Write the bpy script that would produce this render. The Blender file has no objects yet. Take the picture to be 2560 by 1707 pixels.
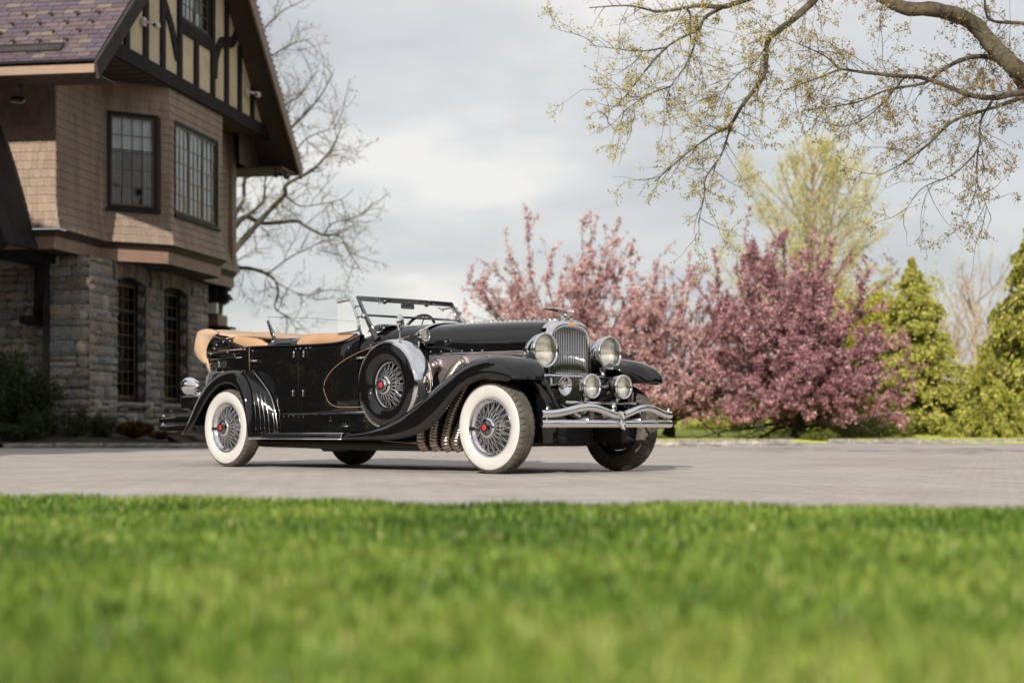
import bpy, math, random
import numpy as np
from math import sin, cos, pi, radians, sqrt
from mathutils import Vector, Matrix

sc = bpy.context.scene
COL = sc.collection
rng = np.random.default_rng(11)
random.seed(7)

# ------------------------------------------------------------------ camera
cam = bpy.data.cameras.new('camera')
camo = bpy.data.objects.new('camera', cam)
COL.objects.link(camo)
camo.location = (0, 0, 0.40)
camo.rotation_euler = (radians(90), 0, 0)
cam.sensor_width = 36.0
cam.lens = 4300.0 * 36.0 / 2560.0
cam.shift_y = (1069.5 - 853.5) / 2560.0
cam.clip_start = 0.1
cam.clip_end = 3000
cam.dof.use_dof = True
cam.dof.focus_distance = 16.2
cam.dof.aperture_fstop = 1.6
sc.camera = camo

# ------------------------------------------------------------------ light
SUN_HEAD = 14.5      # degrees: the light travels this far right of the view direction
SUN_EL = 23.5
SKY_K = 0.1
world = bpy.data.worlds.new('World')
sc.world = world
world.use_nodes = True
wn = world.node_tree.nodes
wl = world.node_tree.links
wn.clear()
w_out = wn.new('ShaderNodeOutputWorld')
w_bg = wn.new('ShaderNodeBackground')
w_bg.inputs['Strength'].default_value = SKY_K
sky = wn.new('ShaderNodeTexSky')
sky.sky_type = 'NISHITA'
sky.sun_disc = False
sky.sun_elevation = radians(SUN_EL)
sky.sun_rotation = radians(180 + SUN_HEAD)
sky.air_density = 1.2
sky.dust_density = 2.0
tc = wn.new('ShaderNodeTexCoord')
sep = wn.new('ShaderNodeSeparateXYZ')
wl.new(tc.outputs['Generated'], sep.inputs[0])
# clouds lie on a plane overhead: direction divided by its height
mx = wn.new('ShaderNodeMath'); mx.operation = 'MAXIMUM'; mx.inputs[1].default_value = 0.0
wl.new(sep.outputs['Z'], mx.inputs[0])
ad = wn.new('ShaderNodeMath'); ad.operation = 'ADD'; ad.inputs[1].default_value = 0.16
wl.new(mx.outputs[0], ad.inputs[0])
dv = wn.new('ShaderNodeVectorMath'); dv.operation = 'DIVIDE'
cb = wn.new('ShaderNodeCombineXYZ')
for i in range(3):
    wl.new(ad.outputs[0], cb.inputs[i])
wl.new(tc.outputs['Generated'], dv.inputs[0]); wl.new(cb.outputs[0], dv.inputs[1])


def wnoise(scale, detail, rough, loc):
    m = wn.new('ShaderNodeMapping'); m.inputs['Location'].default_value = loc
    m.inputs['Scale'].default_value = (1.0, 0.75, 1.0)
    wl.new(dv.outputs[0], m.inputs[0])
    n = wn.new('ShaderNodeTexNoise'); n.inputs['Scale'].default_value = scale
    n.inputs['Detail'].default_value = detail; n.inputs['Roughness'].default_value = rough
    wl.new(m.outputs[0], n.inputs['Vector'])
    return n


def wramp(src, stops):
    r = wn.new('ShaderNodeValToRGB')
    while len(r.color_ramp.elements) < len(stops):
        r.color_ramp.elements.new(0.5)
    for e, (p, c) in zip(r.color_ramp.elements, stops):
        e.position = p; e.color = (*c, 1) if len(c) == 3 else c
    wl.new(src, r.inputs[0])
    return r


n1 = wnoise(1.15, 7, 0.52, (3.1, 0.4, 0))
n2 = wnoise(0.9, 5, 0.5, (7.7, 2.6, 1))
# colour of the cloud: soft lilac grey undersides to creamy white
CLD = 4.7
ccol = wramp(n1.outputs[0], [(0.39, (0.79 * CLD, 0.81 * CLD, 0.86 * CLD)), (0.475, (0.93 * CLD, 0.945 * CLD, 0.975 * CLD)),
                             (0.53, (1.01 * CLD, 1.01 * CLD, 1.02 * CLD)), (0.60, (1.25 * CLD, 1.205 * CLD, 1.18 * CLD))])
cover = wramp(n2.outputs[0], [(0.30, (0.80, 0.80, 0.80)), (0.62, (0.96, 0.96, 0.96))])
wmix = wn.new('ShaderNodeMixRGB')
wl.new(cover.outputs[0], wmix.inputs[0]); wl.new(sky.outputs[0], wmix.inputs[1]); wl.new(ccol.outputs[0], wmix.inputs[2])
wl.new(wmix.outputs[0], w_bg.inputs['Color'])
wl.new(w_bg.outputs[0], w_out.inputs['Surface'])

sun = bpy.data.lights.new('sun', 'SUN')
sun.energy = 4.2
sun.angle = radians(0.6)
sun.color = (1.0, 0.93, 0.82)
suno = bpy.data.objects.new('sun', sun)
COL.objects.link(suno)
sd = Vector((sin(radians(SUN_HEAD)) * cos(radians(SUN_EL)), cos(radians(SUN_HEAD)) * cos(radians(SUN_EL)), -sin(radians(SUN_EL))))
suno.rotation_euler = sd.to_track_quat('-Z', 'Y').to_euler()
suno.location = (-8, -30, 14)

sc.view_settings.view_transform = 'Standard'
sc.view_settings.look = 'None'
sc.view_settings.gamma = 1.0
sc.view_settings.use_curve_mapping = False
sc.view_settings.exposure = 0.62
sc.cycles.max_bounces = 8
sc.cycles.transparent_max_bounces = 12
sc.cycles.glossy_bounces = 5
sc.cycles.caustics_reflective = False
sc.cycles.caustics_refractive = False


# ------------------------------------------------------------------ materials
def new_mat(name):
    m = bpy.data.materials.new(name)
    m.use_nodes = True
    nt = m.node_tree
    b = nt.nodes['Principled BSDF']
    return m, nt, b


def lin(nt, a, b):
    nt.links.new(a, b)


def mat(name, col, rough=0.6, metal=0.0, coat=0.0, var=0.0, vscale=4.0, bump=0.0, bscale=30.0, col2=None,
        rvar=0.0, trans=0.0, objrand=0.0, spec=None, stretch=(1, 1, 1)):
    m, nt, b = new_mat(name)
    b.inputs['Roughness'].default_value = rough
    b.inputs['Metallic'].default_value = metal
    b.inputs['Coat Weight'].default_value = coat
    b.inputs['Coat Roughness'].default_value = 0.02
    if spec is not None:
        b.inputs['Specular IOR Level'].default_value = spec
    b.inputs['Base Color'].default_value = (*col, 1)
    tcn = nt.nodes.new('ShaderNodeTexCoord')
    mp = nt.nodes.new('ShaderNodeMapping'); mp.inputs['Scale'].default_value = stretch
    lin(nt, tcn.outputs['Object'], mp.inputs[0])
    csock = None
    if var > 0 or col2 is not None:
        n = nt.nodes.new('ShaderNodeTexNoise'); n.inputs['Scale'].default_value = vscale
        n.inputs['Detail'].default_value = 6; n.inputs['Roughness'].default_value = 0.6
        lin(nt, mp.outputs[0], n.inputs['Vector'])
        r = nt.nodes.new('ShaderNodeValToRGB')
        c2 = col2 if col2 is not None else tuple(c * (1 - var) for c in col)
        c1 = col if col2 is not None else tuple(min(1, c * (1 + var)) for c in col)
        r.color_ramp.elements[0].position = 0.35; r.color_ramp.elements[0].color = (*c2, 1)
        r.color_ramp.elements[1].position = 0.65; r.color_ramp.elements[1].color = (*c1, 1)
        lin(nt, n.outputs[0], r.inputs[0])
        csock = r.outputs[0]
        if rvar > 0:
            mr = nt.nodes.new('ShaderNodeMapRange')
            mr.inputs['To Min'].default_value = max(0, rough - rvar); mr.inputs['To Max'].default_value = rough + rvar
            lin(nt, n.outputs[0], mr.inputs['Value']); lin(nt, mr.outputs[0], b.inputs['Roughness'])
    if objrand > 0:
        oi = nt.nodes.new('ShaderNodeObjectInfo')
        hs = nt.nodes.new('ShaderNodeHueSaturation')
        mr = nt.nodes.new('ShaderNodeMapRange')
        mr.inputs['To Min'].default_value = 1 - objrand; mr.inputs['To Max'].default_value = 1 + objrand
        lin(nt, oi.outputs['Random'], mr.inputs['Value']); lin(nt, mr.outputs[0], hs.inputs['Value'])
        if csock is not None:
            lin(nt, csock, hs.inputs['Color'])
        else:
            hs.inputs['Color'].default_value = (*col, 1)
        csock = hs.outputs[0]
    if csock is not None:
        lin(nt, csock, b.inputs['Base Color'])
    if bump > 0:
        n2_ = nt.nodes.new('ShaderNodeTexNoise'); n2_.inputs['Scale'].default_value = bscale
        n2_.inputs['Detail'].default_value = 6
        lin(nt, mp.outputs[0], n2_.inputs['Vector'])
        bp = nt.nodes.new('ShaderNodeBump'); bp.inputs['Strength'].default_value = bump
        bp.inputs['Distance'].default_value = 0.01
        lin(nt, n2_.outputs[0], bp.inputs['Height']); lin(nt, bp.outputs[0], b.inputs['Normal'])
    return m


def ramp_node(nt, stops, src):
    r = nt.nodes.new('ShaderNodeValToRGB')
    while len(r.color_ramp.elements) < len(stops):
        r.color_ramp.elements.new(0.5)
    for e, (p, c) in zip(r.color_ramp.elements, stops):
        e.position = p; e.color = (*c, 1)
    lin(nt, src, r.inputs[0])
    return r


def leaf_mat(name, stops, transl=0.45, rough=0.55):
    """foliage: colour from a per-face random value, partly translucent"""
    m, nt, b = new_mat(name)
    at = nt.nodes.new('ShaderNodeAttribute'); at.attribute_name = 'rnd'
    r = ramp_node(nt, stops, at.outputs['Fac'])
    b.inputs['Roughness'].default_value = rough
    b.inputs['Specular IOR Level'].default_value = 0.3
    lin(nt, r.outputs[0], b.inputs['Base Color'])
    tr = nt.nodes.new('ShaderNodeBsdfTranslucent')
    lin(nt, r.outputs[0], tr.inputs['Color'])
    mxs = nt.nodes.new('ShaderNodeMixShader'); mxs.inputs[0].default_value = transl
    lin(nt, b.outputs[0], mxs.inputs[1]); lin(nt, tr.outputs[0], mxs.inputs[2])
    lin(nt, mxs.outputs[0], nt.nodes['Material Output'].inputs['Surface'])
    return m


def glass_mat(name, tint=(1, 1, 1), refl=0.12, milky=0.0, rough=0.02, graze=0.9):
    """thin glazing: clear with a fresnel reflection and, where asked, a pale veil in place of reflected sky"""
    m, nt, b = new_mat(name)
    nt.nodes.remove(b)
    tr = nt.nodes.new('ShaderNodeBsdfTransparent'); tr.inputs[0].default_value = (*tint, 1)
    gl = nt.nodes.new('ShaderNodeBsdfGlossy'); gl.inputs['Roughness'].default_value = rough
    lw = nt.nodes.new('ShaderNodeLayerWeight'); lw.inputs['Blend'].default_value = 0.5
    pw = nt.nodes.new('ShaderNodeMath'); pw.operation = 'POWER'; pw.inputs[1].default_value = 4.0
    lin(nt, lw.outputs['Facing'], pw.inputs[0])
    ml = nt.nodes.new('ShaderNodeMath'); ml.operation = 'MULTIPLY_ADD'
    ml.inputs[1].default_value = graze; ml.inputs[2].default_value = refl
    lin(nt, pw.outputs[0], ml.inputs[0])
    mxs = nt.nodes.new('ShaderNodeMixShader')
    lin(nt, ml.outputs[0], mxs.inputs[0]); lin(nt, tr.outputs[0], mxs.inputs[1]); lin(nt, gl.outputs[0], mxs.inputs[2])
    last = mxs
    if milky > 0:
        df = nt.nodes.new('ShaderNodeBsdfDiffuse'); df.inputs[0].default_value = (0.8, 0.8, 0.78, 1)
        m2 = nt.nodes.new('ShaderNodeMixShader'); m2.inputs[0].default_value = milky
        lin(nt, mxs.outputs[0], m2.inputs[1]); lin(nt, df.outputs[0], m2.inputs[2]); last = m2
    lin(nt, last.outputs[0], nt.nodes['Material Output'].inputs['Surface'])
    return m


# ------------------------------------------------------------------ mesh helpers
def tagobj(o, label=None, cat=None, group=None, kind=None):
    if label: o['label'] = label
    if cat: o['category'] = cat
    if group: o['group'] = group
    if kind: o['kind'] = kind
    return o


def empty(name, loc=(0, 0, 0), rz=0.0, label=None, cat=None, group=None, kind=None):
    o = bpy.data.objects.new(name, None)
    o.empty_display_size = 0.2
    o.location = loc; o.rotation_euler = (0, 0, rz)
    COL.objects.link(o)
    return tagobj(o, label, cat, group, kind)


def link(name, me, parent=None, loc=None, rot=None):
    o = bpy.data.objects.new(name, me)
    COL.objects.link(o)
    if parent is not None: o.parent = parent
    if loc is not None: o.location = loc
    if rot is not None: o.rotation_euler = rot
    return o


def catmull(pts, n):
    """smooth curve through points, n samples per span"""
    P = [np.array(p, float) for p in pts]
    P = [2 * P[0] - P[1]] + P + [2 * P[-1] - P[-2]]
    out = []
    for i in range(1, len(P) - 2):
        p0, p1, p2, p3 = P[i - 1], P[i], P[i + 1], P[i + 2]
        for k in range(n):
            t = k / n
            out.append(0.5 * ((2 * p1) + (-p0 + p2) * t + (2 * p0 - 5 * p1 + 4 * p2 - p3) * t * t + (-p0 + 3 * p1 - 3 * p2 + p3) * t ** 3))
    out.append(P[-2])
    return out


class MB:
    def __init__(s):
        s.v = []; s.f = []; s.sm = []; s.mi = []; s.cur = 0

    def face(s, idx, smooth=False):
        s.f.append(tuple(idx)); s.sm.append(smooth); s.mi.append(s.cur)

    def add(s, vs, fs, smooth=False):
        b = len(s.v)
        s.v.extend([tuple(map(float, p)) for p in vs])
        for f in fs:
            s.face([b + i for i in f], smooth)
        return s

    def box(s, lo, hi, M=None, taper=None):
        x0, y0, z0 = lo; x1, y1, z1 = hi
        vs = [(x0, y0, z0), (x1, y0, z0), (x1, y1, z0), (x0, y1, z0), (x0, y0, z1), (x1, y0, z1), (x1, y1, z1), (x0, y1, z1)]
        if M is not None: vs = [M @ Vector(p) for p in vs]
        return s.add(vs, [(0, 3, 2, 1), (4, 5, 6, 7), (0, 1, 5, 4), (1, 2, 6, 5), (2, 3, 7, 6), (3, 0, 4, 7)])

    def cbox(s, c, size, M=None):
        h = [d / 2 for d in size]
        return s.box((c[0] - h[0], c[1] - h[1], c[2] - h[2]), (c[0] + h[0], c[1] + h[1], c[2] + h[2]), M)

    def bbox(s, lo, hi, b, M=None):
        """box with chamfered vertical-ish edges all round (bevel b)"""
        x0, y0, z0 = lo; x1, y1, z1 = hi
        vs = []; 
        for (z, i) in ((z0, b), (z0 + b, 0), (z1 - b, 0), (z1, b)):
            for (sx, sy) in ((0, 0), (1, 0), (1, 1), (0, 1)):
                x = (x0 + i + (b if i == 0 else 0) * 0) if sx == 0 else x1 - i
                y = (y0 + i) if sy == 0 else y1 - i
                vs.append((x, y, z))
        if M is not None: vs = [M @ Vector(p) for p in vs]
        fs = [(3, 2, 1, 0), (12, 13, 14, 15)]
        for k in range(3):
            for j in range(4):
                a = k * 4 + j; c = k * 4 + (j + 1) % 4
                fs.append((a, c, c + 4, a + 4))
        return s.add(vs, fs)

    def loft(s, rings, closed=True, cap0=False, cap1=False, smooth=True, flip=False):
        b = len(s.v); n = len(rings[0])
        for r in rings: s.v.extend([tuple(map(float, p)) for p in r])
        m = n if closed else n - 1
        for i in range(len(rings) - 1):
            for j in range(m):
                a = b + i * n + j; c = b + i * n + (j + 1) % n
                q = (a, c, c + n, a + n)
                s.face(q[::-1] if flip else q, smooth)
        if cap0: s.face([b + j for j in range(n)][::1 if flip else -1], False)
        if cap1: s.face([b + (len(rings) - 1) * n + j for j in range(n)][::-1 if flip else 1], False)
        return s

    def tube(s, pts, r, n=8, caps=True, smooth=True, prof=None, up=(0, 0, 1)):
        """tube along points; r a number, list or (rx, ry) pairs"""
        P = [Vector(p) for p in pts]
        rings = []
        U = Vector(up)
        for i, p in enumerate(P):
            t = (P[min(i + 1, len(P) - 1)] - P[max(i - 1, 0)])
            t = t.normalized() if t.length > 1e-9 else Vector((1, 0, 0))
            side = t.cross(U)
            if side.length < 1e-3: side = t.cross(Vector((1, 0, 0.01)))
            side.normalize(); upv = side.cross(t).normalized()
            rr = r[i] if isinstance(r, (list, tuple)) and not (len(r) == 2 and len(P) != 2 and not isinstance(r[0], (list, tuple))) else r
            if isinstance(rr, (list, tuple)): ra, rb = rr
            else: ra = rb = rr
            ring = []
            if prof is None:
                for k in range(n):
                    a = 2 * pi * k / n
                    ring.append(p + side * (cos(a) * ra) + upv * (sin(a) * rb))
            else:
                for (a, bq) in prof: ring.append(p + side * (a * ra) + upv * (bq * rb))
            rings.append(ring)
        return s.loft(rings, True, caps, caps, smooth)

    def lathe(s, prof, n=48, origin=(0, 0, 0), axis='Y', smooth=True, close=False, mod=None):
        """prof: list of (radius, along)"""
        rings = []
        for (r, h) in prof:
            ring = []
            for k in range(n):
                a = 2 * pi * k / n
                rr = r if mod is None else mod(r, h, k)
                if axis == 'Y': p = (cos(a) * rr, h, sin(a) * rr)
                elif axis == 'X': p = (h, cos(a) * rr, sin(a) * rr)
                else: p = (cos(a) * rr, sin(a) * rr, h)
                ring.append((p[0] + origin[0], p[1] + origin[1], p[2] + origin[2]))
            rings.append(ring)
        if close: rings.append(rings[0])
        s.loft(rings, True, False, False, smooth)
        return s

    def mirrory(s):
        b = len(s.v); nf = len(s.f)
        s.v.extend([(x, -y, z) for x, y, z in s.v[:b]])
        for i in range(nf):
            s.f.append(tuple(b + j for j in s.f[i][::-1])); s.sm.append(s.sm[i]); s.mi.append(s.mi[i])
        return s

    def mesh(s, name, mats):
        me = bpy.data.meshes.new(name)
        me.from_pydata(s.v, [], s.f)
        if not isinstance(mats, (list, tuple)): mats = [mats]
        for m in mats: me.materials.append(m)
        me.polygons.foreach_set('use_smooth', s.sm)
        if len(mats) > 1: me.polygons.foreach_set('material_index', s.mi)
        me.update()
        return me

    def build(s, name, mats, parent=None, label=None, kind=None, fixn=True):
        me = s.mesh(name, mats)
        if fixn:
            import bmesh
            bm = bmesh.new(); bm.from_mesh(me)
            bmesh.ops.recalc_face_normals(bm, faces=bm.faces[:])
            bm.to_mesh(me); bm.free()
        o = link(name, me, parent)
        if label: o['label'] = label
        if kind: o['kind'] = kind
        return o


def solidify(o, t, offset=0.0):
    m = o.modifiers.new('thickness', 'SOLIDIFY'); m.thickness = t; m.offset = offset
    return o


def quads_mesh(name, V, rnd, material, tris=False):
    """V: (n, k, 3) array of n separate faces with k corners; rnd: per face value"""
    n, k, _ = V.shape
    me = bpy.data.meshes.new(name)
    me.vertices.add(n * k); me.vertices.foreach_set('co', V.reshape(-1).astype(np.float32))
    me.loops.add(n * k); me.loops.foreach_set('vertex_index', np.arange(n * k, dtype=np.int32))
    me.polygons.add(n)
    me.polygons.foreach_set('loop_start', (np.arange(n) * k).astype(np.int32))
    a = me.attributes.new('rnd', 'FLOAT', 'FACE'); a.data.foreach_set('value', rnd.astype(np.float32))
    me.materials.append(material)
    me.update(calc_edges=True)
    return me


def leaf_quads(C, L, W, d=None, droop=0.0, jitter=1.0, seed=1):
    """C centres (n,3), L length, W width arrays; d preferred direction (n,3) or None; -> (n,4,3) diamond leaves"""
    r = np.random.default_rng(seed)
    n = len(C)
    a = r.normal(size=(n, 3))
    if d is not None: a = a * jitter + d
    a /= np.linalg.norm(a, axis=1)[:, None] + 1e-9
    b = np.cross(a, r.normal(size=(n, 3))); b /= np.linalg.norm(b, axis=1)[:, None] + 1e-9
    L = np.broadcast_to(L, (n,))[:, None]; W = np.broadcast_to(W, (n,))[:, None]
    return np.stack([C - a * L * .5, C + b * W * .5, C + a * L * .5, C - b * W * .5], axis=1)


def tubes_mesh(name, A, B, ra, rb, material, sides=4):
    """vectorised tapered prisms from A to B"""
    n = len(A)
    t = B - A; t /= np.linalg.norm(t, axis=1)[:, None] + 1e-9
    ref = np.where(np.abs(t[:, 2:3]) > 0.9, np.array([[1., 0, 0]]), np.array([[0, 0, 1.]]))
    s1 = np.cross(t, ref); s1 /= np.linalg.norm(s1, axis=1)[:, None] + 1e-9
    s2 = np.cross(t, s1)
    V = np.zeros((n, 2, sides, 3))
    for k in range(sides):
        a = 2 * pi * k / sides
        dirv = s1 * cos(a) + s2 * sin(a)
        V[:, 0, k] = A + dirv * ra[:, None]
        V[:, 1, k] = B + dirv * rb[:, None]
    base = np.arange(n)[:, None] * (2 * sides)
    F = []
    for k in range(sides):
        k2 = (k + 1) % sides
        F.append(np.stack([base[:, 0] + k, base[:, 0] + k2, base[:, 0] + sides + k2, base[:, 0] + sides + k], axis=1))
    F = np.stack(F, axis=1).reshape(-1, 4)
    me = bpy.data.meshes.new(name)
    me.vertices.add(n * 2 * sides); me.vertices.foreach_set('co', V.reshape(-1).astype(np.float32))
    me.loops.add(len(F) * 4); me.loops.foreach_set('vertex_index', F.reshape(-1).astype(np.int32))
    me.polygons.add(len(F)); me.polygons.foreach_set('loop_start', (np.arange(len(F)) * 4).astype(np.int32))
    me.polygons.foreach_set('use_smooth', np.ones(len(F), dtype=bool))
    me.materials.append(material)
    me.update(calc_edges=True)
    return me

# ================================================================== GROUND
M_earth = mat('earth', (0.028, 0.022, 0.018), 0.95, var=0.4, vscale=3, bump=0.8, bscale=20)


def drive_mat():
    m, nt, b = new_mat('driveway_paving')
    tcn = nt.nodes.new('ShaderNodeTexCoord')
    mp = nt.nodes.new('ShaderNodeMapping'); mp.inputs['Scale'].default_value = (1, 1, 1)
    mp.inputs['Rotation'].default_value = (0, 0, 0.5)
    lin(nt, tcn.outputs['Object'], mp.inputs[0])
    nz = nt.nodes.new('ShaderNodeTexNoise'); nz.inputs['Scale'].default_value = 1.5; nz.inputs['Detail'].default_value = 3
    lin(nt, mp.outputs[0], nz.inputs['Vector'])
    mxv = nt.nodes.new('ShaderNodeMixRGB'); mxv.inputs[0].default_value = 0.04
    lin(nt, mp.outputs[0], mxv.inputs[1]); lin(nt, nz.outputs['Color'], mxv.inputs[2])
    br = nt.nodes.new('ShaderNodeTexBrick')
    br.inputs['Scale'].default_value = 3.2
    br.inputs['Mortar Size'].default_value = 0.016; br.inputs['Mortar Smooth'].default_value = 0.6
    br.inputs['Brick Width'].default_value = 0.85; br.inputs['Row Height'].default_value = 0.62
    br.inputs['Color1'].default_value = (0.46, 0.46, 0.46, 1); br.inputs['Color2'].default_value = (0.56, 0.56, 0.56, 1)
    br.inputs['Mortar'].default_value = (0.25, 0.25, 0.25, 1)
    lin(nt, mxv.outputs[0], br.inputs['Vector'])
    big = nt.nodes.new('ShaderNodeTexNoise'); big.inputs['Scale'].default_value = 0.35; big.inputs['Detail'].default_value = 8
    big.inputs['Roughness'].default_value = 0.65
    lin(nt, tcn.outputs['Object'], big.inputs['Vector'])
    r = ramp_node(nt, [(0.3, (0.315, 0.272, 0.242)), (0.52, (0.355, 0.322, 0.298)), (0.7, (0.385, 0.360, 0.343))], big.outputs[0])
    fine = nt.nodes.new('ShaderNodeTexNoise'); fine.inputs['Scale'].default_value = 60; fine.inputs['Detail'].default_value = 4
    lin(nt, tcn.outputs['Object'], fine.inputs['Vector'])
    rf = ramp_node(nt, [(0.3, (0.40, 0.40, 0.40)), (0.7, (0.60, 0.60, 0.60))], fine.outputs[0])
    mA = nt.nodes.new('ShaderNodeMixRGB'); mA.blend_type = 'OVERLAY'; mA.inputs[0].default_value = 0.95
    lin(nt, r.outputs[0], mA.inputs[1]); lin(nt, br.outputs['Color'], mA.inputs[2])
    mB = nt.nodes.new('ShaderNodeMixRGB'); mB.blend_type = 'OVERLAY'; mB.inputs[0].default_value = 0.8
    lin(nt, mA.outputs[0], mB.inputs[1]); lin(nt, rf.outputs[0], mB.inputs[2])
    # worn dark chips and stains
    vo = nt.nodes.new('ShaderNodeTexVoronoi'); vo.inputs['Scale'].default_value = 2.3; vo.inputs['Randomness'].default_value = 1
    lin(nt, tcn.outputs['Object'], vo.inputs['Vector'])
    rv = ramp_node(nt, [(0.02, (0.30, 0.28, 0.26)), (0.09, (1, 1, 1))], vo.outputs['Distance'])
    mC = nt.nodes.new('ShaderNodeMixRGB'); mC.blend_type = 'MULTIPLY'; mC.inputs[0].default_value = 0.8
    lin(nt, mB.outputs[0], mC.inputs[1]); lin(nt, rv.outputs[0], mC.inputs[2])
    lin(nt, mC.outputs[0], b.inputs['Base Color'])
    b.inputs['Roughness'].default_value = 0.85
    bp = nt.nodes.new('ShaderNodeBump'); bp.inputs['Strength'].default_value = 1.0; bp.inputs['Distance'].default_value = 0.012
    hs = nt.nodes.new('ShaderNodeMixRGB'); hs.inputs[0].default_value = 0.35
    lin(nt, br.outputs['Fac'], hs.inputs[1]); lin(nt, fine.outputs[0], hs.inputs[2])
    bp.invert = True
    lin(nt, hs.outputs[0], bp.inputs['Height']); lin(nt, bp.outputs[0], b.inputs['Normal'])
    return m


M_drive = drive_mat()
M_lawnbase = mat('lawn_soil', (0.045, 0.075, 0.018), 0.95, col2=(0.03, 0.045, 0.014), vscale=6)
M_field = mat('far_meadow', (0.46, 0.48, 0.070), 0.95, col2=(0.33, 0.40, 0.050), vscale=0.25)
M_land = mat('land', (0.16, 0.155, 0.09), 0.95, col2=(0.11, 0.11, 0.06), vscale=0.1)


def sheet(name, xs, ys, zf, material, kind='structure'):
    xs = np.array(xs, float); ys = np.array(ys, float)
    X, Y = np.meshgrid(xs, ys, indexing='ij')
    Z = zf(X, Y)
    V = np.stack([X, Y, Z], -1).reshape(-1, 3)
    nx, ny = len(xs), len(ys)
    i, j = np.meshgrid(np.arange(nx - 1), np.arange(ny - 1), indexing='ij')
    a = (i * ny + j).reshape(-1)
    F = np.stack([a, a + ny, a + ny + 1, a + 1], 1)
    me = bpy.data.meshes.new(name)
    me.vertices.add(len(V)); me.vertices.foreach_set('co', V.reshape(-1).astype(np.float32))
    me.loops.add(len(F) * 4); me.loops.foreach_set('vertex_index', F.reshape(-1).astype(np.int32))
    me.polygons.add(len(F)); me.polygons.foreach_set('loop_start', (np.arange(len(F)) * 4).astype(np.int32))
    me.polygons.foreach_set('use_smooth', np.ones(len(F), bool))
    me.materials.append(material); me.update(calc_edges=True)
    o = link(name, me)
    tagobj(o, kind=kind)
    return o


def sst(x, a, b):
    t = np.clip((x - a) / (b - a), 0, 1)
    return t * t * (3 - 2 * t)


def front_edge(x):   # depth of the drive's near edge (edge of the front lawn)
    return 8.40 - 0.30 * (x + 2.5) + 0.05 * np.sin(x * 2.1)


def kerb_right_y(x):
    return 44.6 + 0.10 * np.sin(x * 0.5) - 0.35 * np.exp(-((x - 7.5) / 2.2) ** 2)


def hill_z(x, y):
    z = 0.10 + sst(y, 48, 95) * 1.5 + sst(y, 95, 260) * 3.0
    z = z + 0.05 * np.sin(x * 0.3) * sst(y, 50, 80) - 0.096 * (1 - sst(y, 44.45, 44.9))
    return z


# ground sheet to the horizon, the drive, the front lawn, and the meadow behind the kerb
g = sheet('ground', np.linspace(-1500, 1500, 61), np.linspace(-1500, 1500, 61), lambda X, Y: X * 0 - 0.03, M_land)
xs = np.linspace(-60, 60, 121)
d_ = sheet('driveway', xs, np.linspace(0, 1, 24), lambda X, Y: X * 0, M_drive)
co = np.zeros(len(d_.data.vertices) * 3, np.float32); d_.data.vertices.foreach_get('co', co); co = co.reshape(-1, 3)
yn = front_edge(np.clip(co[:, 0], -14, 14)); yf = np.full(len(co), 46.0)
co[:, 1] = yn + (yf - yn) * co[:, 1]
# a very slight undulation, settled paving
co[:, 2] = 0.0
d_.data.vertices.foreach_set('co', co.reshape(-1)); d_.data.update()
tagobj(d_, label='pale worn paved driveway between the front lawn and the house')
lb = sheet('front_lawn', np.linspace(-14, 14, 57), np.linspace(0, 1, 40), lambda X, Y: X * 0, M_lawnbase)
co = np.zeros(len(lb.data.vertices) * 3, np.float32); lb.data.vertices.foreach_get('co', co); co = co.reshape(-1, 3)
co[:, 1] = -14 + (front_edge(co[:, 0]) + 14) * co[:, 1]
co[:, 2] = 0.012
lb.data.vertices.foreach_set('co', co.reshape(-1)); lb.data.update()
md = sheet('meadow', np.linspace(-4.0, 220, 113), 44.45 + (np.linspace(0, 1, 90) ** 2.4) * 330, lambda X, Y: hill_z(X, Y), M_field)
md2 = sheet('meadow', np.linspace(-220, -4.0, 109), 47.5 + (np.linspace(0, 1, 70) ** 2.0) * 330, lambda X, Y: hill_z(X, Y) - 0.1 * (1 - sst(Y, 47.5, 52)), M_field)
md2.data.materials[0] = M_land

# ------------------------------------------------------------------ front lawn blades (stuff)
M_grass = leaf_mat('grass_blade', [(0.0, (0.060, 0.125, 0.022)), (0.3, (0.145, 0.265, 0.038)), (0.6, (0.285, 0.405, 0.066)), (0.85, (0.48, 0.56, 0.12)), (1.0, (0.66, 0.62, 0.27))], transl=0.38, rough=0.38)


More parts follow.
